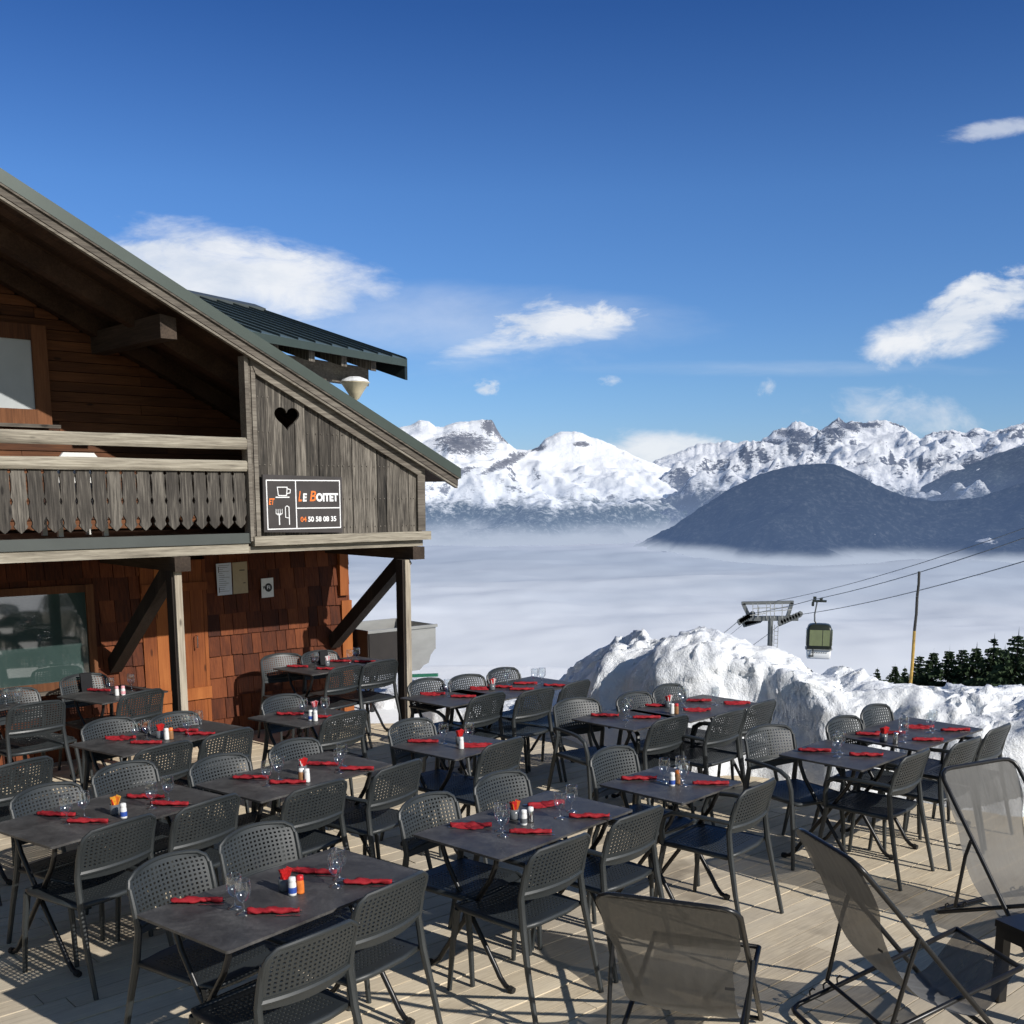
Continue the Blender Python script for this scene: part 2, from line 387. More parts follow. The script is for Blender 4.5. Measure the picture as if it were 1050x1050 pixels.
# ------------------------------------------------------------------ mountains
def nvec(p): return Vector((noise.noise(p), noise.noise(p+Vector((31.4, 7.7, 2.3))), noise.noise(p+Vector((-11.2, 43.1, 17.9)))))
def interp(pts, x):
    if x <= pts[0][0]: return pts[0][1]
    for (a, b), (c, d) in zip(pts, pts[1:]):
        if x <= c: return b+(d-b)*(x-a)/(c-a)
    return pts[-1][1]
def sstep(a, b, x):
    t = max(0, min(1, (x-a)/(b-a))); return t*t*(3-2*t)
FOGZ = -268.0
def mountmat(name, haze, hazecol, tree_z, tree_w, rock_lo, rock_hi, fog_h, forest=(.018,.03,.032), clearing=None, rockcol=(.085,.09,.11), bump=.25, patchmin=.62, rocks=None, lowhaze=.30):
    m = NT(name)
    g = m.n('ShaderNodeNewGeometry'); pos = g.outputs['Position']
    sx = m.n('ShaderNodeSeparateXYZ', {0: pos}); nx = m.n('ShaderNodeSeparateXYZ', {0: g.outputs['Normal']})
    n1 = m.noise(m.mapping(pos, scale=(.001,.001,.001)), 7.0, 10, .68)
    n2 = m.noise(m.mapping(pos, scale=(.001,.001,.0022)), 28.0, 8, .7)
    slope = m.math('ADD', nx.outputs['Z'], m.math('MULTIPLY', m.math('SUBTRACT', n2, .5), .9))
    rock = m.ramp(slope, [(rock_lo, 1.0), (rock_hi, 0.0)])
    for (rx, ry, rd, ha, hb, sk) in (rocks or []):
        c0 = atd(rx, ry, rd); px_ = rd/1142.0
        dd = m.n('ShaderNodeVectorMath', {0: pos, 1: tuple(c0)}, operation='SUBTRACT').outputs[0]
        s3 = m.n('ShaderNodeSeparateXYZ', {0: dd})
        ax = m.math('DIVIDE', s3.outputs['X'], ha*px_); az = m.math('DIVIDE', m.math('SUBTRACT', s3.outputs['Z'], m.math('MULTIPLY', s3.outputs['X'], sk)), hb*px_)
        e = m.math('ADD', m.math('MULTIPLY', ax, ax), m.math('MULTIPLY', az, az))
        e = m.math('ADD', e, m.math('ADD', m.math('MULTIPLY', m.math('SUBTRACT', n2, .5), 4.2), m.math('MULTIPLY', m.math('SUBTRACT', m.noise(m.mapping(pos, scale=(.001,.001,.001)), 110.0, 4, .8), .5), 4.0)))
        rock = m.math('MAXIMUM', rock, m.ramp(e, [(.75, 1.0), (1.0, 0.0)]))
    snow = m.mix(n1, (.86,.88,.92), (.95,.955,.97))
    c = m.mix(rock, snow, m.mix(n2, [x*.5 for x in rockcol], [x*1.5 for x in rockcol]))
    tz = m.math('ADD', sx.outputs['Z'], m.math('MULTIPLY', m.math('SUBTRACT', n1, .5), -tree_w*4))
    tz = m.math('ADD', tz, m.math('MULTIPLY', m.math('SUBTRACT', n2, .5), -tree_w*3))
    tr = m.n('ShaderNodeMapRange', {'Value': tz, 'From Min': tree_z-tree_w*.5, 'From Max': tree_z+tree_w*.5, 'To Min': 1.0, 'To Max': 0.0}).outputs[0]
    n3 = m.noise(m.mapping(pos, scale=(.001,.001,.0008)), 40.0, 6, .75)
    patch = m.ramp(n3, [(.50, 1.0), (.68, patchmin)])
    tr = m.math('MULTIPLY', tr, patch)
    if clearing:
        for (cx, cy, cz, rad) in clearing:
            d = m.n('ShaderNodeVectorMath', {0: pos, 1: (cx, cy, cz)}, operation='SUBTRACT').outputs[0]
            d = m.mapping(d, scale=(1, .5, 2.2))
            ln = m.n('ShaderNodeVectorMath', {0: d}, operation='LENGTH').outputs['Value']
            ln = m.math('ADD', ln, m.math('MULTIPLY', m.math('SUBTRACT', n2, .5), rad*1.6))
            k = m.ramp(m.math('DIVIDE', ln, rad*2), [(.42, 0.0), (.52, 1.0)])
            tr = m.math('MULTIPLY', tr, k)
    c = m.mix(tr, c, m.mix(n3, [x*.5 for x in forest], [x*1.7 for x in forest]))
    m.set(Base_Color=c, Roughness=.85); m.b.inputs['Specular IOR Level'].default_value = .1
    bm = m.n('ShaderNodeBump', {'Height': m.math('ADD', n2, m.math('MULTIPLY', n3, .3)), 'Strength': bump, 'Distance': 40.0}); m.t.links.new(bm.outputs[0], m.b.inputs['Normal'])
    em = m.n('ShaderNodeEmission', {'Color': tuple(hazecol)+(1,), 'Strength': 1.0}).outputs[0]  # distance haze painted into the material as emission
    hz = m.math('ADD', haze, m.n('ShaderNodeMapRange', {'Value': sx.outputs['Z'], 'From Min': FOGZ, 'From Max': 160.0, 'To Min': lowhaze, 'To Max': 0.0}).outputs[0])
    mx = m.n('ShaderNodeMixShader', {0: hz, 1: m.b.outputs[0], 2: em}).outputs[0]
    # fog top painted up the slope as an emissive fade
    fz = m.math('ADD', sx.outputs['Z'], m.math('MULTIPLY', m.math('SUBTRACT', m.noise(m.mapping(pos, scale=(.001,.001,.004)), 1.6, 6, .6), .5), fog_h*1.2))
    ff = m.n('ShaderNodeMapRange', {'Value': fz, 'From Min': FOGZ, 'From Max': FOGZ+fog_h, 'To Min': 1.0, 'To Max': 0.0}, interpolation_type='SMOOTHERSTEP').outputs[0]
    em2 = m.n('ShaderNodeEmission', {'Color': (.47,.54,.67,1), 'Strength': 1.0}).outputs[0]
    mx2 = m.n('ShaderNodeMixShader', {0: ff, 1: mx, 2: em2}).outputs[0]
    m.t.links.new(mx2, m.out.inputs['Surface']); return m.m

def mk_range(name, sky_pts, p0, p1, step, dc, lf, lb, mat, amp, nscale, seed, rows=110, shape=1.0, jag=0.0, spur=1.0):
    mb = MB(); cols = int((p1-p0)/step)+1; vs = []
    def smooth_py(px): return sum(interp(sky_pts, px+o_*9) for o_ in range(-7, 8))/15+2
    for i in range(cols):
        px = p0+i*step; py = interp(sky_pts, px)
        j = noise.fractal(Vector((px*.10, seed, 0)), .55, 2.1, 6)*jag
        cr = atd(px, py-j, dc); k = cr.x/dc
        zb = -420.0; zc = cr.z; zs_ = atd(px, smooth_py(px), dc).z
        for r_ in range(rows+12):
            if r_ <= rows:
                t = r_/rows; D = dc-lf*(1-t); g = t**shape
                w_ = sstep(.84, 1.0, t); z = zb+(min(zs_, zc+60)*(1-w_)+zc*w_-zb)*g
                x = k*D
                q = Vector((x*nscale, D*nscale*.9, seed))
                rm = noise.ridged_multi_fractal(q, 1.15, 2.05, 6, 1.0, 2.0)-1.1
                fr = noise.fractal(q*2.7, 1.1, 2.1, 4)
                env = min(1, (1-t)*4)*min(1, t*4)
                z += amp*(rm*.55+fr*.35)*env
                if t < 1:
                    lim = CH+(zc-CH)*D/dc-3; z = lim-(lim-z) if z < lim-25 else lim-25*math.exp((z-lim)/25 if z < lim else 0)+22*(0)
                    z = min(z, lim)
            else:
                u = (r_-rows)/12; D = dc+lb*u; z = zc-(zc-zb)*u*1.0; x = k*D
            vs.append((x, D, z))
    nr = rows+12
    fs = [(i*nr+a, (i+1)*nr+a, (i+1)*nr+a+1, i*nr+a+1) for i in range(cols-1) for a in range(nr-1)]
    mb.add(vs, fs)
    o = mb.build(name, mat, smooth=True); return structure(o)
skyA = [(-150,470),(0,455),(200,450),(330,445),(400,440),(420,436),(430,431),(440,432),(447,438),(455,437),(470,433),(487,431),(500,430),(505,431),(510,441),(515,448),(522,455),(530,461),(545,462),(552,458),(560,449),(575,443),(590,442),(605,447),(625,455),(640,462),(655,470),(700,485),(760,510),(800,540)]
skyB = [(560,545),(600,510),(640,482),(665,476),(680,468),(700,462),(715,455),(740,453),(780,452),(795,442),(815,433),(822,431),(830,437),(840,441),(850,436),(860,428),(866,433),(875,432),(885,434),(900,429),(915,432),(925,437),(943,448),(960,443),(975,440),(990,445),(1000,439),(1010,441),(1020,442),(1035,437),(1050,434),(1100,425),(1180,440),(1300,430)]
skyD = [(860,540),(905,512),(940,500),(960,489),(985,478),(1000,474),(1020,466),(1050,457),(1120,440),(1300,430)]
skyC = [(600,600),(650,560),(665,552),(690,539),(720,519),(750,500),(780,486),(810,478),(840,475),(860,477),(880,487),(900,498),(925,508),(960,514),(1000,511),(1050,494),(1120,470),(1300,440)]
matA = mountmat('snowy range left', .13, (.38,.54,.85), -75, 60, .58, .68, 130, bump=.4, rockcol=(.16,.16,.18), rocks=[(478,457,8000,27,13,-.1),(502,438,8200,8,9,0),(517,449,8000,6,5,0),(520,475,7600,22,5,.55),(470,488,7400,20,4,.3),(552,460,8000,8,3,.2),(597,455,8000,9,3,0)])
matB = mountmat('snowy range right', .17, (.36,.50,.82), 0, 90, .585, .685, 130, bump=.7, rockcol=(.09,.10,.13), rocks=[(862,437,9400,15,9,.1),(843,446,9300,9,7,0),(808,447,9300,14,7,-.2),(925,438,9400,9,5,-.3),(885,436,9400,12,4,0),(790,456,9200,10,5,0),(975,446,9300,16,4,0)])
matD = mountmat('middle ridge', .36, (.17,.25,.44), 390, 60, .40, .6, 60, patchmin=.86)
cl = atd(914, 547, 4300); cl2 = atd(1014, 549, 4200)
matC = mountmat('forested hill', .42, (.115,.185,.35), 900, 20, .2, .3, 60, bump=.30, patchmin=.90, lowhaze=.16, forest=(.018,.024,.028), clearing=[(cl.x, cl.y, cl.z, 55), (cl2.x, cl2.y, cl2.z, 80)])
mk_range('mountain_range', skyA, -150, 800, 1.6, 8200, 3300, 1800, matA, 270, .0011, 3.1, rows=150, shape=.95, jag=1.0)
mk_range('mountain_range', skyB, 560, 1300, 1.3, 9500, 4600, 2000, matB, 430, .0011, 8.3, rows=150, shape=.90, jag=2.0)
mk_range('mountain_ridge', skyD, 860, 1300, 2.5, 6900, 1800, 1200, matD, 160, .0016, 5.5, rows=70, shape=.85, jag=1.2)
mk_range('forested_hill', skyC, 600, 1300, 2.0, 5200, 1400, 900, matC, 110, .0018, 6.6, rows=80, shape=.75, jag=1.0)

def fogsea():
    m = NT('valley fog'); g = m.n('ShaderNodeNewGeometry').outputs['Position']
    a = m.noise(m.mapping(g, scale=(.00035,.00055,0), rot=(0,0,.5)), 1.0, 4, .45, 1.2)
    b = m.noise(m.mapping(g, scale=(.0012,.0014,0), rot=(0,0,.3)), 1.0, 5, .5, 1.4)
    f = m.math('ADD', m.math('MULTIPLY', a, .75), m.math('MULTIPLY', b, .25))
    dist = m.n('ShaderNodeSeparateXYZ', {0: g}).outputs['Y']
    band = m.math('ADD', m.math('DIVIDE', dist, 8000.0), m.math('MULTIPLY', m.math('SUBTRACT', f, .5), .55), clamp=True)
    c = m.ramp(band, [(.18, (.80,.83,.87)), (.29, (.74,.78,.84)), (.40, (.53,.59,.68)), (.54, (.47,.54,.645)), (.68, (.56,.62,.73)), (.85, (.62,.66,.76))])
    m.set(Base_Color=c, Roughness=1.0); m.b.inputs['Specular IOR Level'].default_value = 0
    mb = MB(); na, nr = 260, 260; vs = []
    for j in range(nr):
        r_ = 260*(15000/260)**(j/(nr-1))
        for i in range(na):
            an = R(-52+104*i/(na-1)); x, y = r_*math.sin(an), r_*math.cos(an)
            h = noise.fractal(Vector((x*.0011, y*.0013, 2.2)), .9, 2.0, 6)*22*min(1, r_/2500)
            if y < 1200: h += -10*(1-y/1200)
            vs.append((x, y, FOGZ+h))
    mb.add(vs, [(j*na+i, j*na+i+1, (j+1)*na+i+1, (j+1)*na+i) for j in range(nr-1) for i in range(na-1)])
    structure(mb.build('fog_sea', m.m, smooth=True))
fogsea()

# ------------------------------------------------------------------ snow ground and snow bank
def plateau(x, y):
    r_ = math.hypot(x, y)
    base = -.07+sstep(11.0, 12.6, r_)*(.15 if x < 0 else max(.03, .15-.05*x))
    if y < 5: base = -.07
    base += noise.fractal(Vector((x*.5, y*.5, 1)), 1, 2, 3)*.02*sstep(11, 13, r_)
    if r_ > 15.1: base -= (r_-15.1)*.40*sstep(15.1, 16.0, r_)
    return base
mb = MB(); vs = []; rr = [1.5+i*.5 for i in range(22)]+[12.6+i*.22 for i in range(20)]+[17.2*1.09**i for i in range(1, 62)]
na = 181
for r_ in rr:
    for i in range(na):
        an = R(-100+200*i/(na-1)); x, y = r_*math.sin(an), r_*math.cos(an)
        z = plateau(x, y)
        if r_ > 40: z += noise.fractal(Vector((x*.02, y*.02, 4)), 1, 2, 4)*2.0
        vs.append((x, y, z))
mb.add(vs, [(j*na+i, j*na+i+1, (j+1)*na+i+1, (j+1)*na+i) for j in range(len(rr)-1) for i in range(na-1)])
structure(mb.build('snow_field', M['snowfield'], smooth=True))

FOOT = [(-2.2,12.6),(-1.2,12.0),(-.4,11.3),(.25,11.3),(.72,10.5),(1.38,9.55),(1.94,9.3),(2.56,9.1),(3.04,8.6),(3.76,8.2),(5,7.7),(8,6.6),(12,5.5)]
CREST = [(-2.2,.10),(-1.,.18),(.25,.16),(.5,.30),(.72,.60),(.95,.86),(1.22,1.03),(1.75,1.06),(2.2,1.02),(2.6,.90),(3.1,.76),(3.6,.74),(4.2,.79),(5,.84),(12,.9)]
mb = MB(); dx = .028; X0, X1, Y0, Y1 = -2.4, 10.5, 5.6, 14.4
nx_, ny_ = int((X1-X0)/dx), int((Y1-Y0)/dx); vs = []
for i in range(nx_+1):
    x = X0+i*dx; yf = interp(FOOT, x); ch = interp(CREST, x)
    for j in range(ny_+1):
        y = Y0+j*dx
        t = (y-yf-noise.noise(Vector((x*1.7, 0, 3)))*.34-noise.noise(Vector((x*3.6, y*.6, 8)))*.16-noise.noise(Vector((x*4, y*4, 3)))*.06)*.92
        up = sstep(-.02, .16+.62*min(1, ch), t); dn = 1-sstep(1.3, 3.2, t)*.96
        z = -.11+(ch+.11)*(up**.8)*dn if dn > 0 else 0
        q = Vector((x, y, z))
        a = min(1, ch*1.3)*up*max(dn, .12)
        z += a*(noise.fractal(q*1.3+Vector((5,0,0)), .9, 2.1, 2)*.14 + (noise.ridged_multi_fractal(q*2.2, .9, 2.1, 5, 1, 2)-1.2)*.06+(noise.turbulence(q*5, 4, True)-.8)*.045+noise.fractal(q*10, .7, 2.2, 3)*.020)
        z = max(z, -.12)
        p = Vector((x, y, z)); ch_ = Vector((0, noise.noise(p*4.2, noise_basis='VORONOI_F1')*.07+noise.noise(p*11, noise_basis='VORONOI_F1')*.035, -noise.noise(p*3.1, noise_basis='VORONOI_F1')*.05))
        dvec = ch_+nvec(p*1.3+Vector((0,7,0)))*.22+nvec(p*2.6)*.08+nvec(p*6)*.035+nvec(p*14)*.026
        p += Vector((dvec.x, dvec.y, dvec.z*.35))*a
        base = plateau(x, y) if t > .6 else -1
        if dn < .999 and p.z < base+.01: p.z = base-.02
        vs.append(p)
mb.add(vs, [(i*(ny_+1)+j, (i+1)*(ny_+1)+j, (i+1)*(ny_+1)+j+1, i*(ny_+1)+j+1) for i in range(nx_) for j in range(ny_)])
structure(mb.build('snow_bank', M['snow'], smooth=True))

# ------------------------------------------------------------------ deck
mb = MB(); wdt = .143; row = 0; mm = -12.9
while mm < 3.0:
    s_ = -7-random.random()*3
    while s_ < 12.5:
        L = random.choice([2.4, 3.0, 3.6, 4.0]); s1 = min(s_+L, 13)
        # keep inside the terrace edge
        c0 = P((s_+s1)/2, mm, 0)
        q0 = P(s_, mm, 0)
        if q0.x > -2.3 and q0.y > interp(FOOT, q0.x)+.3: break
        q1 = P(s1, mm, 0)
        if q1.x > -2.3 and q1.y > interp(FOOT, q1.x)+.35:
            while s1 > s_+.1 and P(s1, mm, 0).y > interp(FOOT, P(s1, mm, 0).x)+.35: s1 -= .05
            L = 99
        if True:
            dz = random.uniform(-.002, .002)
            mb.fbox(s_+.003, s1-.003, mm-wdt+.008, mm, -.030, dz, random.random())
        s_ = s1 if L < 99 else 99
    mm += wdt
structure(mb.build('terrace_deck', M['deck']))
mb = MB()
for i in range(-24, 26):
    for j in range(-26, 7):
        i2, j2 = i*.5, j*.5
        if all(q.y < interp(FOOT, q.x)-.05 for q in (P(i2, j2, 0), P(i2+.5, j2, 0), P(i2, j2+.5, 0), P(i2+.5, j2+.5, 0))): mb.fbox(i2, i2+.5, j2, j2+.5, -.10, -.045)
structure(mb.build('deck_underlay', M['interior']))

# ------------------------------------------------------------------ chalet
RS, RZ, RK = .5, 5.9, .4857
def zt(s): return RZ-RK*abs(s-RS)
WP, BP, RP, BACK = -10.25, -8.75, -8.6, -18.5
SE, SW = 6.77, -5.6
chalet = tag(empty('wooden_chalet', P(0, WP, 0), 0, True), 'brown shingled wooden chalet with weathered balcony and green metal roof at the left', 'chalet')
def part(mb, name, mat, parent=chalet, smooth=False, label=None):
    o = mb.build(name, M[mat], parent, smooth)
    if label: o['label'] = label
    return o
# body
mb = MB(); mb.fbox(SW, SE, BACK, WP-.12, -.04, 1.96); mb.fprism([(SW,1.97),(SE,1.97),(SE,zt(SE)-.22),(RS,zt(RS)-.22),(SW,zt(SW)-.22)], BACK, WP-.10)
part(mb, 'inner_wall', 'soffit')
# lower shingle wall: courses of individual shingles
mb = MB(); z = -.03; k = 0
while z < 1.95:
    h = .215; s_ = SW+random.random()*.1
    while s_ < SE:
        w_ = random.uniform(.10, .20); e = min(s_+w_, SE+.02)
        if z < 1.7:
            if s_ < 4.40 < e: e = 4.398
            if 4.397 < s_ < 5.08: s_ = 5.082; e = s_+w_
        if True:
            lo = -.008+random.uniform(-.006, .004); o_ = random.uniform(0, .008)
            zz0, zz1 = z+random.uniform(-.006,.006), min(z+h+.03, 1.96)
            mb.hexa([P(s_+.003, WP+.022+o_, zz0), P(e-.003, WP+.022+o_, zz0), P(e-.003, WP-.03, zz0), P(s_+.003, WP-.03, zz0),
                     P(s_+.003, WP+.002, zz1), P(e-.003, WP+.002, zz1), P(e-.003, WP-.035, zz1), P(s_+.003, WP-.035, zz1)], random.random())
        s_ = e
    z += h
part(mb, 'shingle_wall', 'shingle')
mb = MB(); mb.fbox(SE-.10, SE+.03, WP-.02, WP+.045, -.03, 1.30, .6); mb.fbox(SE-.13, SE-.02, WP-.06, WP+.07, 1.36, 1.95, .3)
part(mb, 'corner_board', 'door')
mb = MB()
for i in range(42):                       # right end wall boards
    z0 = -.02+i*.0
m0 = BACK
while m0 < WP-.05:
    mb.fbox(SE, SE+.025, m0+.003, min(m0+.18, WP-.05), -.03, zt(SE)-.3, random.random()); m0 += .18
part(mb, 'end_wall', 'wallboard')
# plank door
dr = MB()
s_ = 4.40
while s_ < 5.06:
    w_ = random.choice([.10,.12,.14]); e = min(s_+w_, 5.08); dr.fbox(s_+.002, e-.002, WP-.02, WP+.03, .02, 1.82, random.random()); s_ = e
dr.fbox(4.40, 5.08, WP+.03, WP+.055, .42, .54, .8); dr.fbox(4.40, 5.08, WP+.03, WP+.055, 1.52, 1.60, .2)
door = part(dr, 'door', 'door')
mb = MB(); a = P(4.93, WP+.06, .95); mb.tube([a, a+NV*.03, a+NV*.03+Vector((0,0,.12)), a+Vector((0,0,.12))], .006); part(mb, 'handle', 'steel', door)
# lower window
def window(s0, s1, z0, z1, glassm, fr, name='window', sill=True):
    f = MB(); b = fr
    f.fbox(s0-b, s0, WP+.005, WP+.075, z0-b, z1+b, .4); f.fbox(s1, s1+b, WP+.005, WP+.075, z0-b, z1+b, .7)
    f.fbox(s0, s1, WP+.005, WP+.073, z1, z1+b, .3); f.fbox(s0, s1, WP+.005, WP+.073, z0-b, z0, .6)
    o = part(f, name, 'frame')
    g = MB(); g.fbox(s0, s1, WP+.006, WP+.050, z0, z1); part(g, 'pane', glassm, o)
    if sill:
        q = MB(); q.fbox(s0-b-.03, s1+b+.05, WP+.076, WP+.14, z0-b-.03, z0-b, .5); part(q, 'sill', 'grey_s', o)
    return o
window(1.9, 3.86, .76, 1.57, 'win_low', .07)
window(2.2, 3.53, 3.20, 3.79, 'win_up', .13)
# upper horizontal board wall
mb = MB(); z = 2.14
while z < zt(RS)-.25:
    z1 = z+.088
    lo = max(SW, RS-(RZ-.22-z1)/RK); hi = min(SE, RS+(RZ-.22-z1)/RK)
    s_ = lo
    while s_ < hi:
        e = min(s_+random.uniform(1.5, 3), hi)
        mb.hexa([P(s_+.002,WP+.004,z+.004),P(e-.002,WP+.004,z+.004),P(e-.002,WP-.1,z+.004),P(s_+.002,WP-.1,z+.004),P(s_+.002,WP-.010,z1),P(e-.002,WP-.010,z1),P(e-.002,WP-.1,z1),P(s_+.002,WP-.1,z1)], random.random())
        s_ = e
    z = z1
part(mb, 'upper_wall', 'wallboard')
# balcony floor, beams, flashing
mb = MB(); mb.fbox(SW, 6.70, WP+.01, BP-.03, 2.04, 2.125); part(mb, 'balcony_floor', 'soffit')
mb = MB(); mb.fbox(SW, 4.775, BP-.02, BP+.035, 2.042, 2.13); part(mb, 'flashing', 'greymetal')
mb = MB(); mb.fbox(SW, 2.6, BP-.10, BP+.015, 1.955, 2.040, .5); mb.fbox(2.603, 4.76, BP-.10, BP+.018, 1.955, 2.038, .8); mb.fbox(4.763, 6.68, BP-.10, BP+.010, 1.955, 2.012, .35)
part(mb, 'edge_beam', 'pale_s')
mb = MB(); mb.fbox(4.79, 6.735, BP-.02, BP+.075, 2.018, 2.10, .5); part(mb, 'panel_sill', 'pale_s')
for s_ in (-2.9, .6, 4.10, 6.56):
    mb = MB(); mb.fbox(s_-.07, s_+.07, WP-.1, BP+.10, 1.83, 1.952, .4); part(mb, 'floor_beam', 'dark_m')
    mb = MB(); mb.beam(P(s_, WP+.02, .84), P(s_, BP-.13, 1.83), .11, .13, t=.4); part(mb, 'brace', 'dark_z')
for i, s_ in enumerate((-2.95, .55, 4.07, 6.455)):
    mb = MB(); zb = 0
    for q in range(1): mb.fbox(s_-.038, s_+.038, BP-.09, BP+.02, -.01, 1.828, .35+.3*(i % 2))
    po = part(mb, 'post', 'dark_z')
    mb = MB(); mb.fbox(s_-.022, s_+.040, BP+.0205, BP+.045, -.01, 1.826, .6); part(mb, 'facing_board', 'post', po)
# rails and balusters
def log(s0, s1, z0, z1, m0, m1, t):
    mb = MB(); n_ = 40; vs = []; prof = [(-1,-.55),(-.8,-1),(.8,-1),(1,-.55),(1,.6),(.75,1),(-.75,1),(-1,.6)]
    for i in range(n_+1):
        s_ = s0+(s1-s0)*i/n_
        for k, (a, b) in enumerate(prof):
            e = noise.noise(Vector((s_*1.7, k*.9, z0*9)))*.007
            vs.append(P(s_, (m0+m1)/2+a*(m1-m0)/2+e, (z0+z1)/2+b*(z1-z0)/2+e*.8))
    fs = [(i*8+k, i*8+(k+1) % 8, (i+1)*8+(k+1) % 8, (i+1)*8+k) for i in range(n_) for k in range(8)]
    fs += [tuple(range(8)), tuple(n_*8+k for k in range(7, -1, -1))]
    mb.add(vs, fs, t); return mb
railing = part(log(SW, 4.775, 2.845, 2.945, BP-.06, BP+.05, .6), 'railing', 'pale_s')
part(log(SW, 4.772, 2.66, 2.752, BP-.05, BP+.045, .75), 'lower_rail', 'pale_s', railing)
prof = [(2.68,.058),(2.655,.056),(2.645,.047),(2.632,.047),(2.62,.058),(2.595,.055),(2.55,.0525),(2.50,.055),(2.445,.0600),(2.43,.053),(2.413,.048),(2.396,.053),(2.38,.0602),(2.30,.0604),(2.285,.055),(2.27,.045),(2.255,.041),(2.24,.042),(2.228,.050),(2.215,.045),(2.175,.004)]
sp = .1225; cnt = 0; s_ = 4.70
while s_ > SW+.1:
    mb = MB(); tw = random.uniform(-.004,.004)
    poly = [(s_+w_*1.012+tw*(2.68-z)*2, z) for z, w_ in reversed(prof)] + [(s_-w_*1.012+tw*(2.68-z)*2, z) for z, w_ in prof]
    mb.fprism(poly, BP-.014, BP+.008, random.random())
    part(mb, 'baluster', 'baluster', railing)
    s_ -= sp; cnt += 1
    if s_ < -1.0: break
# heart panel
def slope_clip(s): return zt(s)-.205
from math import sin, cos, pi
hs_c, hz_c = 5.185, 3.135
heart = []
for k in range(48):
    t = 2*pi*k/48; x = 16*sin(t)**3; y = 13*cos(t)-5*cos(2*t)-2*cos(3*t)-cos(4*t)
    heart.append((hs_c+x*.0078, hz_c+y*.0070))
mb = MB(); s_ = 4.87
edges = []
while s_ < 6.60:
    w_ = random.choice([.105,.125,.14,.16]); e = min(s_+w_, 6.60); edges.append((s_, e)); s_ = e
# the boards are sliced in thin strips so that the heart can be left open
def heart_span(s):
    hit = []
    for (a, za), (b, zb) in zip(heart, heart[1:]+heart[:1]):
        if (a-s)*(b-s) < 0: hit.append(za+(zb-za)*(s-a)/(b-a))
    return (min(hit), max(hit)) if len(hit) >= 2 else None
for (a, b) in edges:
    t = random.random(); dm = random.uniform(0, .010); st = .006; x = a+.002
    near = a < hs_c+.14 and b > hs_c-.14
    if not near:
        mb.fprism([(a+.003, 2.09), (b-.003, 2.09), (b-.003, slope_clip(b)), (a+.003, slope_clip(a))], BP-.01, BP+.012+dm, t)
    else:
        while x < b-.003:
            x2 = min(x+st, b-.002); h0 = heart_span((x+x2)/2)
            if h0:
                hl, hr = heart_span(x+1e-4) or h0, heart_span(x2-1e-4) or h0
                mb.fprism([(x, 2.09), (x2, 2.09), (x2, hr[0]), (x, hl[0])], BP-.01, BP+.012+dm, t)
                mb.fprism([(x, hl[1]), (x2, hr[1]), (x2, slope_clip(x2)), (x, slope_clip(x))], BP-.01, BP+.012+dm, t)
            else: mb.fprism([(x, 2.09), (x2, 2.09), (x2, slope_clip(x2)), (x, slope_clip(x))], BP-.01, BP+.012+dm, t)
            x = x2
HP = mb
for (a, b) in edges:
    for zz in (2.16, 2.42, 2.72, 3.0, 3.3):
        for q_ in (a+.025, b-.03):
            if zz < slope_clip(q_)-.14 and not (4.9 < q_ < 5.72 and zz < 2.66) and abs(q_-hs_c) > .17: HP.fprism([(q_+.005*cos(k*1.05), zz+.005*sin(k*1.05)) for k in range(6)], BP+.012, BP+.0245, .95)
part(mb, 'heart_panel', 'grey_v', label='weathered grey board panel with a heart cut out of it')
mb = MB()
mb.fbox(4.765, 4.80, BP-.05, BP+.055, 2.06, slope_clip(4.80)+.02, .75); mb.fbox(4.803, 4.825, BP-.02, BP+.040, 2.105, slope_clip(4.82), .3); mb.fbox(4.828, 4.868, BP-.02, BP+.050, 2.105, slope_clip(4.86), .8)
mb.fbox(6.60, 6.69, BP-.04, BP+.045, 2.105, slope_clip(6.6)-.02, .55)
mb.fprism([(4.872, slope_clip(4.872)-.09), (6.598, slope_clip(6.598)-.09), (6.69, slope_clip(6.69)+.015), (4.81, slope_clip(4.81)+.015)], BP+.027, BP+.06, .6)
part(mb, 'panel_trim', 'grey_s')
mb = MB(); m0 = WP
while m0 < BP-.05:
    m1 = min(m0+.15, BP-.045); mb.fbox(6.62, 6.645, m0+.002, m1-.002, 2.0, slope_clip(6.62), random.random()); m0 = m1
part(mb, 'end_panel', 'grey_v')
# roof
def slab_(s0, s1, off0, off1, m0, m1, mb, t=.5):
    mb.fprism([(s0, zt(s0)+off0), (s1, zt(s1)+off0), (s1, zt(s1)+off1), (s0, zt(s0)+off1)], m0, m1, t)
mb = MB(); EV = 7.06; EW = 2*RS-EV
slab_(RS, EV, -.10, 0, -19.2, RP, mb); slab_(EW, RS, -.10, 0, -19.2, RP, mb)
roof = part(mb, 'roof', 'green')
mb = MB(); m0 = -19.1
while m0 < RP-.3:
    for a, b in ((RS+.1, EV-.02), (EW+.02, RS-.1)): slab_(a, b, 0, .03, m0, m0+.03, mb)
    m0 += .45
part(mb, 'seam', 'seam', roof)
mb = MB()
for a, b in ((RS, EV-.02), (EW+.02, RS)):
    slab_(a, b, -.180, -.104, RP-.065, RP-.022, mb, .35); slab_(a, b, -.204, -.182, RP-.075, RP-.030, mb, .95)
    slab_(a, b, -.118, -.103, RP-.03, RP-.002, mb, .1)
part(mb, 'barge_board', 'grey_s', roof)
mb = MB(); m0 = -19.0
while m0 < RP-.08:
    for a, b in ((RS, EV-.01), (EW+.01, RS)): slab_(a, b, -.135, -.1025, m0+.002, m0+.148, mb, random.random())
    m0 += .15
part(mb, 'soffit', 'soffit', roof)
mb = MB(); 
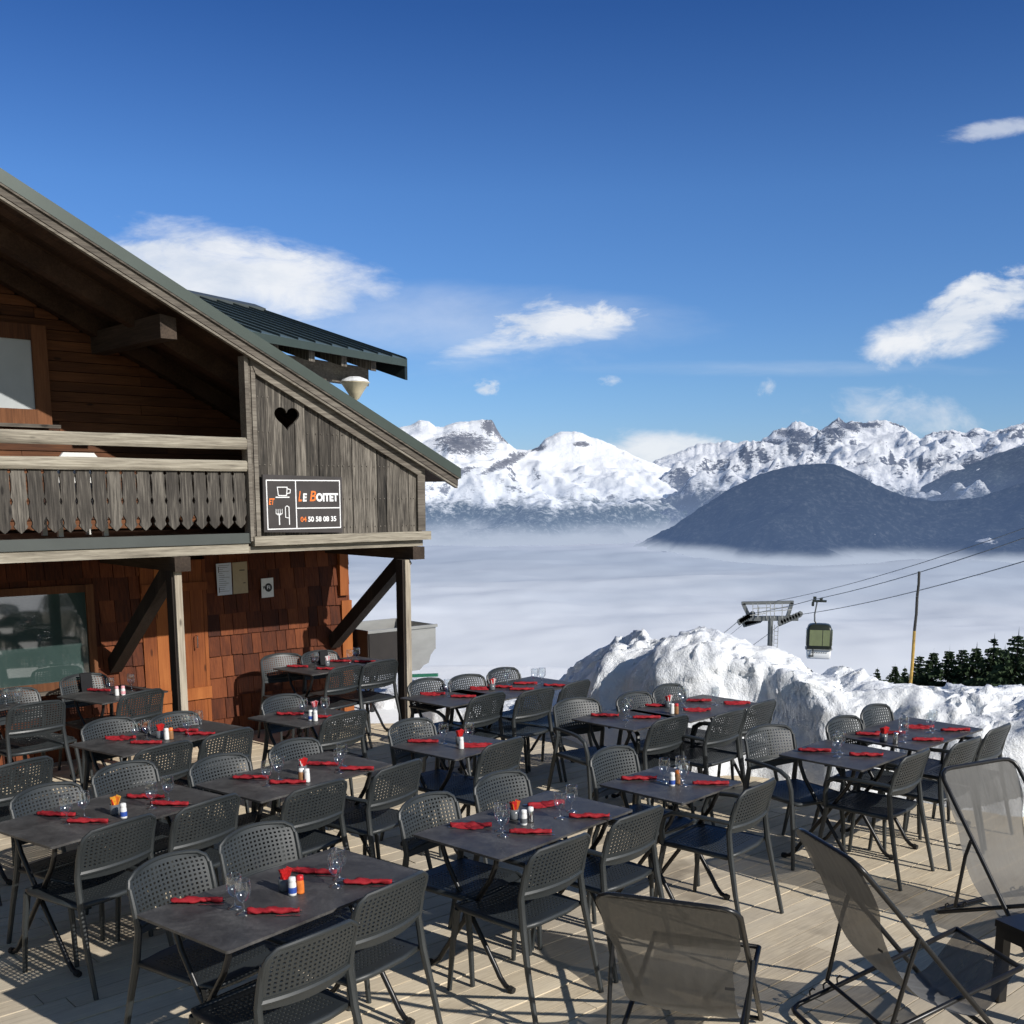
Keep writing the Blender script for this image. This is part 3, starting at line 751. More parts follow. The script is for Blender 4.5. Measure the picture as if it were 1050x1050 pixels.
for m_0 in (-9.35, -10.15):
    for a, b in ((RS, 6.9), (EW+.15, RS)): slab_(a, b, -.30, -.137, m_0-.06, m_0+.06, mb, .7)
part(mb, 'rafter', 'soffit', roof)
for s_, z in ((4.15, 3.82), (.5, 5.45), (-3.15, 3.82)):
    mb = MB(); n_ = 6
    mb.fprism([(s_-.07, z-.10), (s_+.07, z-.10), (s_+.07, z+.07), (s_-.07, z+.09)], WP-.3, -8.80, .6); part(mb, 'purlin', 'dark_m', roof)

# the sign on the heart panel
def text_mesh(txt, size, bold=.0, shear=0.0, sx=1.0):
    cu = bpy.data.curves.new('lettering', 'FONT'); cu.body = txt; cu.size = size; cu.offset = bold; cu.shear = shear; cu.extrude = .001
    o = bpy.data.objects.new('lettering', cu); COL.objects.link(o)
    dg = bpy.context.evaluated_depsgraph_get(); dg.update()
    me = bpy.data.meshes.new_from_object(o.evaluated_get(dg), depsgraph=dg)
    bpy.data.objects.remove(o); bpy.data.curves.remove(cu)
    for v in me.vertices: v.co.x *= sx
    xs = [v.co.x for v in me.vertices]; return me, min(xs), max(xs)
def put_text(txt, size, s_, z, m, mat, parent, width=None, bold=0.0, shear=0.0):
    me, a, b = text_mesh(txt, size, bold, shear)
    k = width/(b-a) if width else 1.0
    org = ORG[parent.name]
    for v in me.vertices:
        x, y, zz = (v.co.x-a)*k, v.co.y, v.co.z
        v.co = P(s_+x, m+zz, z+y)-org
    me.materials.clear(); me.materials.append(M[mat])
    o = bpy.data.objects.new('lettering', me); COL.objects.link(o); o.parent = parent; ORG[o.name] = org
    return o
SM = BP+.075
sign = tag(empty('restaurant_sign', P(5.29, SM, 2.12), 0, True), 'dark rectangular restaurant sign with white lines and orange letters on the heart panel', 'sign')
mb = MB(); mb.fprism([(4.885,2.135),(5.70,2.112),(5.705,2.617),(4.89,2.635)], SM-.02, SM, .5); part(mb, 'board', 'signbg', sign)
S0, S1, Z0, Z1 = 4.885, 5.705, 2.125, 2.625
def sp_(u, v): return (S0+(S1-S0)*u, Z0+(Z1-Z0)*v)
mb = MB()
def line(u0, v0, u1, v1, w_=.008, m_off=.003, mbx=None):
    a, b = sp_(u0, v0), sp_(u1, v1); d = math.hypot(b[0]-a[0], b[1]-a[1]); nx_, nz_ = -(b[1]-a[1])/d*w_/2, (b[0]-a[0])/d*w_/2
    (mbx or mb).fprism([(a[0]-nx_, a[1]-nz_), (b[0]-nx_, b[1]-nz_), (b[0]+nx_, b[1]+nz_), (a[0]+nx_, a[1]+nz_)], SM+.0005, SM+m_off)
line(.04,.07,.97,.07,.010,.003); line(.04,.92,.97,.92,.010,.003); line(.045,.075,.045,.915,.010,.0032); line(.965,.075,.965,.915,.010,.0032)
line(.40,.08,.40,.91,.010,.0034); line(.405,.43,.96,.43,.010,.0030)
part(mb, 'border_line', 'signwhite', sign)
mb = MB()                                 # cup, fork and knife
line(.17,.80,.30,.80); line(.175,.80,.185,.655,.008,.0032); line(.295,.80,.285,.655,.008,.0032); line(.185,.655,.285,.655,.008,.0034)
line(.30,.77,.335,.76); line(.335,.76,.33,.70,.008,.0032); line(.33,.70,.29,.69,.008,.0034); line(.15,.625,.32,.625,.010)
part(mb, 'cup_symbol', 'signwhite', sign); mb = MB()
for u in (.15, .175, .20, .225): line(u, .42, u, .335+.0, .005)
line(.15,.335,.225,.335,.006,.0032); line(.165,.32,.21,.32,.008,.0034); line(.1875,.32,.1875,.14,.011,.003)
line(.265,.45,.265,.27,.007,.003); line(.265,.27,.31,.26,.006,.0032); line(.31,.45,.31,.14,.009,.0034); line(.265,.45,.285,.475,.007,.0036); line(.285,.475,.31,.45,.007,.0038)
part(mb, 'cutlery_symbol', 'signwhite', sign)
a = sp_(.065,.50); put_text('ET', .075, a[0], a[1], SM+.002, 'signorange', sign, .06, .002, .25)
a = sp_(.43,.555); put_text('L', .125, a[0], a[1], SM+.002, 'signorange', sign, .035, .003, .3)
a = sp_(.485,.555); put_text('E', .095, a[0], a[1], SM+.002, 'signwhite', sign, .045, .004, .12)
a = sp_(.575,.555); put_text('B', .13, a[0], a[1], SM+.002, 'signorange', sign, .066, .0015, .2)
a = sp_(.655,.555); put_text('OITET', .095, a[0], a[1], SM+.003, 'signwhite', sign, .235, .005)
a = sp_(.45,.19); put_text('04', .062, a[0], a[1], SM+.002, 'signorange', sign, .062, .001)
a = sp_(.545,.19); put_text('50 58 08 35', .062, a[0], a[1], SM+.002, 'signwhite', sign, .30, .002)
# papers on the shingle wall
pz = 1.60
o = MB(); o.fprism([(5.19,1.45),(5.35,1.455),(5.35,1.775),(5.185,1.77)], WP+.052, WP+.056); t1 = part(o, 'notice_sheet', 'paper', None)
tag(t1, 'pale blue notice sheet pinned on the dark shingles beside the plank door', 'notice')
mb = MB()
for i in range(14):
    z = 1.75-i*.02; mb.fbox(5.21, 5.21+random.uniform(.04,.12), WP+.0565, WP+.0572, z, z+.003)
mb.fbox(5.205,5.212,WP+.0575,WP+.0578,1.68,1.74); mb.fbox(5.205,5.212,WP+.0575,WP+.0578,1.48,1.53)
part(mb, 'print', 'ink', t1)
o = MB(); o.fprism([(5.365,1.455),(5.53,1.46),(5.53,1.78),(5.365,1.775)], WP+.050, WP+.054); t2 = part(o, 'notice_sheet', 'paper2', None)
tag(t2, 'tan notice sheet right of the pale blue one on the shingles', 'notice')
mb = MB(); mb.fbox(5.44,5.50,WP+.0545,WP+.055,1.69,1.70); mb.fbox(5.48,5.505,WP+.0545,WP+.055,1.56,1.568); part(mb, 'print', 'ink', t2)
wf = empty('wifi_sign', P(5.755, WP+.05, 1.40), 0, True); tag(wf, 'small white square internet sign on the shingles right of the notice sheets', 'sign')
mb = MB(); mb.fprism([(5.685,1.395),(5.825,1.40),(5.825,1.60),(5.685,1.595)], WP+.050, WP+.055); part(mb, 'board', 'white', wf)
mb = MB()
mb.fprism([(5.765+.042*cos(2*pi*k/16), 1.50+.045*sin(2*pi*k/16)) for k in range(16)], WP+.0555, WP+.057); part(mb, 'dark_patch', 'ink', wf)
put_text('Wi', .05, 5.70, 1.485, WP+.0565, 'ink', wf, .04, .001); put_text('Fi', .05, 5.748, 1.485, WP+.0585, 'signwhite', wf, .035, .001)

# white chair on the balcony
bc = empty('white_chair', P(3.45, -9.15, 2.125), 0, True); tag(bc, 'white plastic chair standing behind the balcony railing', 'chair')
mb = MB(); mb.fprism([(3.27,2.30),(3.68,2.30),(3.68,2.70),(3.60,2.80),(3.35,2.80),(3.27,2.70)], -9.15, -9.12); part(mb, 'backrest', 'white', bc)
mb = MB(); mb.fbox(3.26, 3.69, -9.52, -9.16, 2.40, 2.43); part(mb, 'seat', 'white', bc)
for a in (3.29, 3.66):
    for b in (-9.50, -9.14):
        mb = MB(); mb.fbox(a-.02, a+.02, b-.02, b+.02, 2.125, 2.30 if b > -9.3 else 2.40); part(mb, 'leg', 'white', bc)

# second roof rising behind the main one
A2 = R(61); D2 = Vector((cos(A2), sin(A2), 0)); B2 = Vector((-sin(A2), cos(A2), 0))
E0 = Vector((-1.30, 14.0, 4.09)); RUN, RISE = 2.38, .78
def Q(u, t, dz=0): return E0-D2*u+B2*t+Vector((0, 0, RISE/RUN*t+dz))
wing = tag(empty('rear_chalet', (E0.x-3, E0.y, 0), 0, True), 'rear chalet wing with dark green standing seam roof rising behind the main roof', 'chalet')
mb = MB(); mb.hexa([Q(2.9,0,-.05),Q(0,0,-.05),Q(0,RUN,-.05),Q(2.9,RUN,-.05),Q(2.9,0),Q(0,0),Q(0,RUN),Q(2.9,RUN)])
def Q2(u, t, dz=0): return E0-D2*u+B2*(2*RUN-t)+Vector((0, 0, RISE/RUN*t+dz))
mb.hexa([Q2(2.9,RUN-.001,-.05),Q2(0,RUN-.001,-.05),Q2(0,0,-.05),Q2(2.9,0,-.05),Q2(2.9,RUN-.001),Q2(0,RUN-.001),Q2(0,0),Q2(2.9,0)])
rf = part(mb, 'roof', 'green2', wing)
mb = MB(); u = .02
while u < 2.8:
    mb.hexa([Q(u+.014,-.01,.002),Q(u-.0,-.01,.002),Q(u,RUN-.05,.002),Q(u+.014,RUN-.05,.002),Q(u+.014,-.01,.024),Q(u,-.01,.024),Q(u,RUN-.05,.024),Q(u+.014,RUN-.05,.024)]); u += .29
part(mb, 'seam', 'seam', rf)
mb = MB(); mb.hexa([Q(2.9,RUN-.16,.003),Q(0,RUN-.16,.003),Q(0,RUN+.02,-.02),Q(2.9,RUN+.02,-.02),Q(2.9,RUN-.16,.04),Q(0,RUN-.16,.04),Q(0,RUN+.02,.05),Q(2.9,RUN+.02,.05)]); part(mb, 'ridge_cap', 'greymetal', rf)
mb = MB(); mb.hexa([Q(2.9,-.02,-.085),Q(.02,-.02,-.085),Q(.02,.02,-.085),Q(2.9,.02,-.085),Q(2.9,-.02,-.003),Q(.02,-.02,-.003),Q(.02,.012,-.003),Q(2.9,.012,-.003)]); part(mb, 'eave_flashing', 'green', rf)
mb = MB(); mb.hexa([Q(.04,0,-.25),Q(-.015,0,-.25),Q(-.015,RUN,-.25),Q(.04,RUN,-.25),Q(.04,0,.012),Q(-.015,0,.012),Q(-.015,RUN,.012),Q(.04,RUN,.012)]); part(mb, 'rake_board', 'seam', rf)
mb = MB(); mb.hexa([Q(2.9,.05,-.10),Q(.06,.05,-.10),Q(.06,RUN,-.10),Q(2.9,RUN,-.10),Q(2.9,.05,-.055),Q(.06,.05,-.055),Q(.06,RUN,-.055),Q(2.9,RUN,-.055)]); part(mb, 'soffit', 'soffit', rf)
for u in (.55, 1.12, 1.7, 2.3):
    mb = MB(); mb.hexa([Q(u+.05,.10,-.22),Q(u-.05,.10,-.22),Q(u-.05,1.2,-.22),Q(u+.05,1.2,-.22),Q(u+.05,.10,-.103),Q(u-.05,.10,-.103),Q(u-.05,1.2,-.103),Q(u+.05,1.2,-.103)], .7); part(mb, 'rafter', 'grey_v', rf)
mb = MB(); a = Q(.30,.42,-.36); b = Q(2.8,.42,-.36); mb.beam(a, b, .12, .22, t=.5); part(mb, 'eave_beam', 'grey_s', wing)
mb = MB()
pts = [Q(1.75,.55), Q(2.8,.55), Q(2.8,2.0), Q(1.75,2.0)]
mb.hexa([Vector((p.x,p.y,0)) for p in pts]+[p-Vector((0,0,.23)) for p in pts]); part(mb, 'wall', 'soffit', wing)
# cream dish under that eave, with snow
dc_ = atd(364, 397, 13.4)
dish = tag(empty('satellite_dish', dc_, 0, True), 'small cream dish capped with snow under the rear roof corner', 'dish')
mb = MB(); mb.lathe([(.01,-.16),(.05,-.13),(.10,-.05),(.165,.045),(.178,.053),(.15,.045),(.04,.0)], dc_, 20); part(mb, 'bowl', 'cream', dish, True)
mb = MB(); mb.lathe([(.001,.125),(.07,.118),(.145,.088),(.172,.058)], dc_, 20); part(mb, 'snow_cap', 'snow', dish, True)
mb = MB(); mb.tube([dc_+Vector((0,0,-.14)), dc_+Vector((-.12,.12,-.28)), dc_+Vector((-.5,.4,-.28))], .018); part(mb, 'arm', 'blacksteel', dish)

# metal bin behind the corner
bn = tag(empty('metal_bin', P(7.7, -10.6, .3), 0, True), 'open brushed metal bin with a torn lower corner behind the chalet corner', 'bin')
def bin_():
    s0, s1, m0, m1, z0, z1 = 6.86, 7.78, -10.75, -9.98, .46, .97
    t = .015
    f = MB(); f.fprism([(s0,z0),(s1-.22,z0),(s1-.16,z0+.05),(s1-.09,z0+.07),(s1-.06,z0+.16),(s1,z0+.22),(s1,z1),(s0,z1)], m1-t, m1); part(f, 'front_panel', 'zinc', bn)
    f = MB(); f.fbox(s0, s1-.3, m0, m0+t, z0, z1); f.fbox(s1-.3, s1, m0, m0+t, z0+.2, z1); part(f, 'back_panel', 'zinc', bn)
    f = MB(); f.fbox(s0-t, s0, m0, m1, z0, z1); part(f, 'side_panel', 'darkmetal', bn)  # side darkened to go with the painted shade on the front
    f = MB(); f.fbox(s1, s1+t, m0, m1, z0+.22, z1); part(f, 'side_panel', 'zinc', bn)
    f = MB(); f.fbox(s0, s1-.25, m0+t, m1-t, z0, z0+t); part(f, 'floor_panel', 'darkmetal', bn)
    f = MB(); f.fbox(s0-.02, s1+.03, m1, m1+.02, z1-.03, z1+.004); f.fbox(s0-.02, s1+.03, m0-.02, m0, z1-.03, z1+.004); part(f, 'rim', 'zinc', bn)
    for a in (s0+.06, s1-.4):
        for b in (m0+.05, m1-.05):
            f = MB(); f.fbox(a-.02, a+.02, b-.02, b+.02, -.1, z0); part(f, 'leg', 'blacksteel', bn)
    f = MB(); f.fbox(s0+.0, s1-.42, m1+.003, m1+.012, z0+.005, z1-.035); part(f, 'painted_shade', 'darkmetal', bn)  # dark sheet laid on the front to stand in for shade
bin_()
mb = MB(); a = atz(420, 693, .22); b = atz(449, 692, .24); mb.beam(a, b, .05, .035); mb.beam(a+Vector((0,.02,-.2)), a+Vector((0,.02,.0)), .04, .04); mb.beam(b+Vector((0,.02,-.2)), b+Vector((0,.02,.0)), .04, .04)
o = part(mb, 'low_rail', 'greenpaint', None); tag(o, 'short green painted rail standing in the snow right of the corner post', 'rail')

# ------------------------------------------------------------------ chairs
def hw(b):
    if b < .70: return .220+.006*b
    t = (b-.70)/.30; return .2242-.050*(1-math.sqrt(max(0, 1-t*t)))
def backpt(a, b, off=0):
    x = a*hw(b); z = .612+.240*b-(.012 if b < .5 else 0)*0
    z -= .016*(a*a)*b*b
    y = -.212-.058*b-.034*(1-a*a)-.010*b*b
    return Vector((x, y-off, z))
def grid_cuts(a0, a1, n_, fr, lo, hi):
    c = [lo]
    st = (a1-a0)/n_
    for i in range(n_):
        m0 = a0+st*(i+.5); c += [m0-st*fr/2, m0+st*fr/2]
    c.append(hi); return c
def perforated(fn, ca, cb, skip=None):
    mb = MB(); na_, nb_ = len(ca), len(cb)
    vs = [fn(a, b) for b in cb for a in ca]; fs = []
    for j in range(nb_-1):
        for i in range(na_-1):
            if i % 2 == 1 and j % 2 == 1 and not (skip and skip(i, j)): continue
            fs.append((j*na_+i, j*na_+i+1, (j+1)*na_+i+1, (j+1)*na_+i))
    mb.add(vs, fs); return mb
def chair_proto(arms):
    root = empty('armchair' if arms else 'chair')
    bk = perforated(backpt, grid_cuts(-.92, .92, 17, .50, -1, 1), grid_cuts(.14, .90, 9, .50, -.03, 1.0))
    o = bk.build('backrest', M['resin'], root, True)
    md = o.modifiers.new('s', 'SOLIDIFY'); md.thickness = .006; md.offset = 0; bake(o); autosmooth(o, 35)
    me = o.data; rim = MB()
    pts = [backpt(-1, b/8) for b in range(0, 9)]+[backpt(-1+2*i/16, 1) for i in range(1, 16)]+[backpt(1, b/8) for b in range(8, -1, -1)]
    rim.tube(pts, .0105, 8); 
    rim.tube([backpt(-1+2*i/12, .03) for i in range(13)], [.016]*13, 8)
    # lower solid band
    vs = []; 
    for i in range(17):
        a = -1+2*i/16
        for bb, off in ((.11, .006), (-.10-.06*(1-a*a), .004), (-.10-.06*(1-a*a), -.012), (.11, -.008)): vs.append(backpt(a, bb, off))
    rim.add(vs, [(i*4+k, i*4+(k+1) % 4, (i+1)*4+(k+1) % 4, (i+1)*4+k) for i in range(16) for k in range(4)])
    o2 = rim.build('back_frame', M['resin'], root, True); autosmooth(o2)
    def seatpt(a, b):
        x = a*(.222-.02*(1-b)*0-.012*max(0, b-.85)/.15); y = -.215+.455*b
        k = max(0, abs(a)-.85)/.15
        y -= .02*k*(1 if b > .9 else 0)
        z = .458-.012*(1-a*a)*math.sin(pi*min(1, b*1.05))-(.018*((b-.88)/.12)**2 if b > .88 else 0)
        return Vector((x, y, z))
    st = perforated(seatpt, grid_cuts(-.86, .86, 16, .42, -1, 1), grid_cuts(.10, .86, 15, .42, 0, 1))
    o3 = st.build('seat', M['resin'], root, True); md = o3.modifiers.new('s', 'SOLIDIFY'); md.thickness = .006; md.offset = -1; bake(o3); autosmooth(o3, 35)
    fr = MB()
    loop = [Vector((-.226,-.205,.445)), Vector((-.23,0,.447)), Vector((-.226,.19,.447)), Vector((-.205,.238,.440)), Vector((-.1,.247,.437)), Vector((0,.249,.437)), Vector((.1,.247,.437)), Vector((.205,.238,.440)), Vector((.226,.19,.447)), Vector((.23,0,.447)), Vector((.226,-.205,.445)), Vector((.1,-.222,.445)), Vector((-.1,-.222,.445))]
    fr.tube(loop, .015, 8, closed=True)
    o4 = fr.build('seat_frame', M['resin'], root, True)
    for sx in (-1, 1):
        l = MB(); l.tube([(sx*.243,.255,0),(sx*.236,.235,.25),(sx*.228,.205,.44)], [.0125,.015,.018], 8); autosmooth(l.build('leg', M['resin'], root))
        l = MB(); l.tube([(sx*.252,-.335,0),(sx*.244,-.275,.25),(sx*.230,-.232,.45),(sx*.224,-.212,.60),(sx*.2255,-.232,.70),(sx*.2255,-.252,.78)], [.0125,.015,.018,.0165,.014,.010], 8); autosmooth(l.build('leg', M['resin'], root))
        if arms:
            l = MB(); l.tube([(sx*.238,-.225,.655),(sx*.258,-.12,.662),(sx*.270,.02,.664),(sx*.268,.13,.655),(sx*.258,.19,.62),(sx*.247,.212,.54),(sx*.235,.212,.445)], [.013,.014,.014,.014,.014,.014,.014], 8, sx=1.3); autosmooth(l.build('armrest', M['resin'], root))
    return root
CH0 = {False: chair_proto(False), True: chair_proto(True)}
USED = {False: False, True: False}
ROWA = 49.0
ANG = dict(T1=52, T2=49, T3=55, T4=53, T5=47, T6=45, T7=43, T8=47, T9=45, T10=49, T11=48, T12=51, T13=54, T14=50, T15=56, T16=58, T17=55, T18=55)
def put_chair(px, py, facing, arms, label, group):
    a = R(facing-90)
    if USED[arms]: o = copy_tree(CH0[arms])
    else: o = CH0[arms]; USED[arms] = True
    top = atz(px, py+1, .848); off = Matrix.Rotation(a, 3, 'Z') @ Vector((0, -.31, 0))
    o.location = (top.x-off.x, top.y-off.y, .001); o.rotation_euler = (0, 0, a)
    return tag(o, label, 'chair', group)

# ------------------------------------------------------------------ tables
TABN = {'T1': 'the nearest table', 'T2': 'the centre foreground table', 'T3': 'the table with yellow pot', 'T4': 'the table with pink pot',
 'T5': 'the table with blue shaker', 'T6': 'the bare small table before right snow', 'T7': 'the long table at far right', 'T8': 'the small table before middle snow',
 'T9': 'the long table before middle snow', 'T10': 'the small table beside the green rail', 'T11': 'the long table before the flat snowfield', 'T12': 'the small table below the corner post',
 'T13': 'the small table before the shingle wall', 'T14': 'the table under the balcony corner', 'T15': 'the table before the plank door', 'T16': 'the table right of the lower window',
 'T17': 'the table under the lower window', 'T18': 'the table cut by the left edge'}
TL = {}
def table(key, B, length, width=.61, ang=None, anchor='B'):
    """B: near corner; the table runs along +u to the right and +v away"""
    a = R(ang or ANG[key]); u = Vector((cos(a), sin(a), 0)); v = Vector((-sin(a), cos(a), 0))
    if anchor == 'B': c = B+u*length/2+v*width/2
    else: c = B-u*length/2+v*width/2
    root = empty('table', (c.x, c.y, 0), a)
    ttl = {'T1':'dark rectangular table nearest the camera, set with red napkins', 'T2':'dark rectangular table in the centre foreground, left of the deckchairs', 'T3':'dark rectangular table carrying the yellow and orange packet pot',
     'T4':'dark rectangular table carrying the pink packet pot','T5':'small square dark table carrying the blue and white shaker','T6':'small square dark table without condiments before the right snow bank','T7':'long dark table at far right against the snow bank',
     'T8':'small square dark table at left foot of the high snow bank','T9':'long dark table right behind the small one at the high snow bank','T10':'small dark table in front of the green rail','T11':'long dark table before the flat snowfield with red napkins',
     'T12':'small square dark table below the balcony corner post','T13':'small square dark table in front of the sunlit shingle wall','T14':'dark table under the balcony corner beside the wall','T15':'dark rectangular table in front of the plank door',
     'T16':'small dark table right of the lower window below the balcony post','T17':'dark table under the lower window at the left edge','T18':'dark table mostly cut off by the left photo edge'}[key]
    tag(root, ttl, 'table', 'dark terrace tables')
    L, Wd = length/2, width/2
    t = MB(); r_ = .012; pl_ = []
    for (cx, cy, a0) in ((L-r_, Wd-r_, 0), (-L+r_, Wd-r_, 90), (-L+r_, -Wd+r_, 180), (L-r_, -Wd+r_, 270)):
        for k in range(4): an = R(a0+k*30); pl_.append((cx+r_*cos(an), cy+r_*sin(an)))
    n_ = len(pl_); t.add([(x, y, .728) for x, y in pl_]+[(x, y, .740) for x, y in pl_], [tuple(range(n_-1,-1,-1)), tuple(range(n_, 2*n_))]+[(i, (i+1) % n_, (i+1) % n_+n_, i+n_) for i in range(n_)])
    t.build('tabletop', M['slab'], root)
    for e in (-1, 1):
        xe = e*(L-.10)
        for q in (-1, 1):
            l = MB(); xx = xe+q*.017
            pts = [(xx, q*.21, .722), (xx, q*.20, .66), (xx, q*.165, .58), (xx, q*.02, .37), (xx, -q*.16, .12), (xx, -q*.20, .06), (xx, -q*.235, .028), (xx, -q*.27, .018)]
            l.tube(pts, .0135, 10); lo = l.build('leg', M['blacksteel'], root); autosmooth(lo, 50)
            f = MB(); f.tube([(xx, -q*.262, .020), (xx, -q*.29, .017)], [.019, .017], 10); f.build('foot_cap', M['rubber'], lo)
        l = MB(); l.tube([(xe, -.23, .716), (xe, .23, .716)], .012, 8); l.build('top_bracket', M['blacksteel'], root)
    l = MB(); l.tube([(-L+.09, 0, .705), (L-.09, 0, .705)], .012, 8); l.tube([(-L+.10, 0, .395), (L-.10, 0, .395)], .009, 8); l.build('stretcher', M['blacksteel'], root)
    TL[key] = (c, a, length, width)
    return root
TZ = .742
def ft(px, py): return atz(px, py, .74)
SM_ = .64
table('T1', ft(233,976), 1.13); table('T2', ft(513,881.5), 1.12); table('T3', ft(52,869), 1.13); table('T4', ft(268,822), 1.10)
table('T5', ft(700,824), SM_); table('T6', ft(884,790), SM_); table('T7', ft(941,769.5), 1.02)
table('T8', ft(650,749), SM_); table('T9', ft(708,740), 1.02); table('T10', ft(462,725), SM_); table('T11', ft(514,718), 1.10)
table('T12', ft(467,779), SM_); table('T13', ft(309,746), SM_); table('T14', ft(320,692), 1.10)
table('T15', ft(126,775.5), 1.10); table('T16', ft(105,721.5), .70); table('T17', ft(33,722), 1.10, anchor='R'); table('T18', ft(40,779)-Vector((.02,.30,0)), 1.10, anchor='R')

Fc = dict(T1=[(166,879),(258,847)],T2=[(432,816),(508,793)],T3=[(42,806),(122,783)],T4=[(220,775),(297,759)],T5=[(623,767)],T6=[(784,744)],T7=[(860,735),(893,723)],T8=[(588,716)],T9=[(646,710),(681,702)],T10=[(433,696)],T11=[(475,692),(512,685)],T12=[(417,738)],T13=[(285,713)],T14=[(287,670),(325,667)],T15=[(107,737),(174,731)],T16=[(83,691)],T17=[(10,706)])
Nc = dict(T1=[(328,957),(411,904)],T2=[(582,862),(661,832)],T3=[(128,842),(219,820)],T4=[(330,804),(414,783)],T5=[(784,803)],T6=[(945,771)],T7=[(997,758),(1030,744)],T8=[(692,735)],T9=[(752,729),(786,719)],T10=[(504,711)],T11=[(554,706),(595,698)],T12=[(521,759)],T13=[(358,730)],T14=[(358,682),(393,677)],T15=[(172,763),(238,749)],T16=[(149,708)],T17=[(40,720)],T18=[(25,780)])
ARM = {('N','T2',1),('N','T4',1),('N','T5',0),('F','T6',0),('N','T6',0),('N','T7',1),('F','T8',0),('N','T9',0),('N','T9',1),('F','T10',0),('N','T11',2)}
YAW = {('F','T6',0): -14, ('F','T8',0): -14, ('N','T5',0): 4, ('F','T1',0): 5, ('N','T7',1): 3, ('N','T11',1): 6, ('F','T14',0): -16, ('F','T14',1): -6, ('F','T16',0): -10, ('N','T17',0): -8}
GRP = 'dark perforated terrace chairs'
for side, D_ in (('F', Fc), ('N', Nc)):
    for key, lst in D_.items():
        for i, (x, y) in enumerate(lst):
            ang = (ANG[key]-90 if side == 'F' else ANG[key]+90)+YAW.get((side, key, i), random.uniform(-3, 3))
            ar = (side, key, i) in ARM
            if len(lst) == 1: which = 'the one'
            else: which = ('left of two', 'right of two')[i]
            nm = 'armchair' if ar else 'chair'
            lab = ('dark %s facing us, %s behind %s' if side == 'F' else 'dark %s seen from behind, %s before %s') % (nm, which, TABN[key])
            put_chair(x, y, ang, ar, lab.replace('the one ', ''), GRP)

# black cloths hung over two backs
for key, (px, py), lab, fac in (('T14', (332,668), 'black cloth hung over the chair back under the balcony corner', ROWA-96), ('T16', (88,691), 'black cloth hung over the chair back beside the lower window', ROWA-100)):
    top = atz(px, py, .868); root_a = R(fac-90); vs = []
    cl_ = MB(); ux = Vector((cos(root_a), sin(root_a), 0)); uy = Vector((-sin(root_a), cos(root_a), 0))
    prof_ = [(.030,.64),(.020,.72),(.010,.80),(.004,.862),(-.012,.878),(-.028,.862),(-.030,.78),(-.020,.66)]
    for (yy, zz) in prof_:
        for k in range(5): vs.append(Vector((top.x, top.y, zz))+ux*(-.05+.1*k/4)+uy*(yy+.004*math.sin(k*2+zz*20)))
    cl_.add(vs, [(j*5+k, j*5+k+1, (j+1)*5+k+1, (j+1)*5+k) for j in range(len(prof_)-1) for k in range(4)])
    tag(cl_.build('draped_cloth', M['cloth_black'], smooth=True), lab, 'cloth')

# ------------------------------------------------------------------ table settings
def napkin_proto(seed):
    mb = MB(); n_ = 22; seg = 12; vs = []
    for i in range(n_+1):
        t = i/n_; x = -.11+.22*t
        r_ = .023*(.55+.45*math.sin(pi*min(1, t*1.15+.10))) + noise.noise(Vector((t*9, seed, 0)))*.008
        if i in (0, n_): r_ *= .55
        for k in range(seg):
            a = 2*pi*k/seg
            e = 1+noise.noise(Vector((t*6, cos(a)*1.5, sin(a)*1.5+seed)))*.40+.16*math.sin(2*a+t*11+seed)
            vs.append((x+noise.noise(Vector((k, t, seed)))*.006*(1 if i in (0, n_) else 0), cos(a)*r_*e+noise.noise(Vector((t*3, 9, seed)))*.010, +.013+sin(a)*.0105*e+max(0, noise.noise(Vector((t*11, cos(a)*3, seed))))*.010))
    vs = [(a, b, max(.0015, c)) for a, b, c in vs]
    mb.add(vs, [(i*seg+k, i*seg+(k+1) % seg, (i+1)*seg+(k+1) % seg, (i+1)*seg+k) for i in range(n_) for k in range(seg)]+[tuple(range(seg-1,-1,-1)), tuple(n_*seg+k for k in range(seg))])
    o = mb.build('rolled_napkin', M['napkin'], None, True)
    fl = MB(); vs = []
    for i in range(9):
        for k in range(5):
            t = i/8; v_ = k/4; vs.append((-.085+.17*t+.02*v_, .012+(.020+.022*(1-abs(2*t-1-.3*math.sin(seed))))*v_, .016-.012*v_+.004*noise.noise(Vector((t*6, v_*3, seed)))))
    fl.add(vs, [(i*5+k, (i+1)*5+k, (i+1)*5+k+1, i*5+k+1) for i in range(8) for k in range(4)])
    fl.build('folded_flap', M['napkin'], o)
    c = MB(); c.beam((.02, -.034, .004), (.125, -.030, .005), .007, .003); c.beam((-.02, .030, .004), (.118, .024, .005), .010, .003)
    c.build('cutlery', M['steel'], o)
    return o
NPK = [napkin_proto(s_) for s_ in (1.3, 4.7, 9.1)]; NUSED = [False]*3
def glass_proto():
    mb = MB(); mb.lathe([(.031,0),(.032,.002),(.012,.006),(.0045,.012),(.004,.045),(.0065,.052),(.018,.060),(.030,.076),(.035,.100),(.034,.125),(.031,.146)], seg=20)
    o = mb.build('wine_glass', M['glass'], None, True)
    b = MB(); b.lathe([(.0310,.1450),(.0325,.1465),(.0310,.148),(.0295,.1465),(.0310,.1450)], seg=20); b.build('rim', M['glass'], o, True)
    return o
GL = glass_proto(); GUSED = False
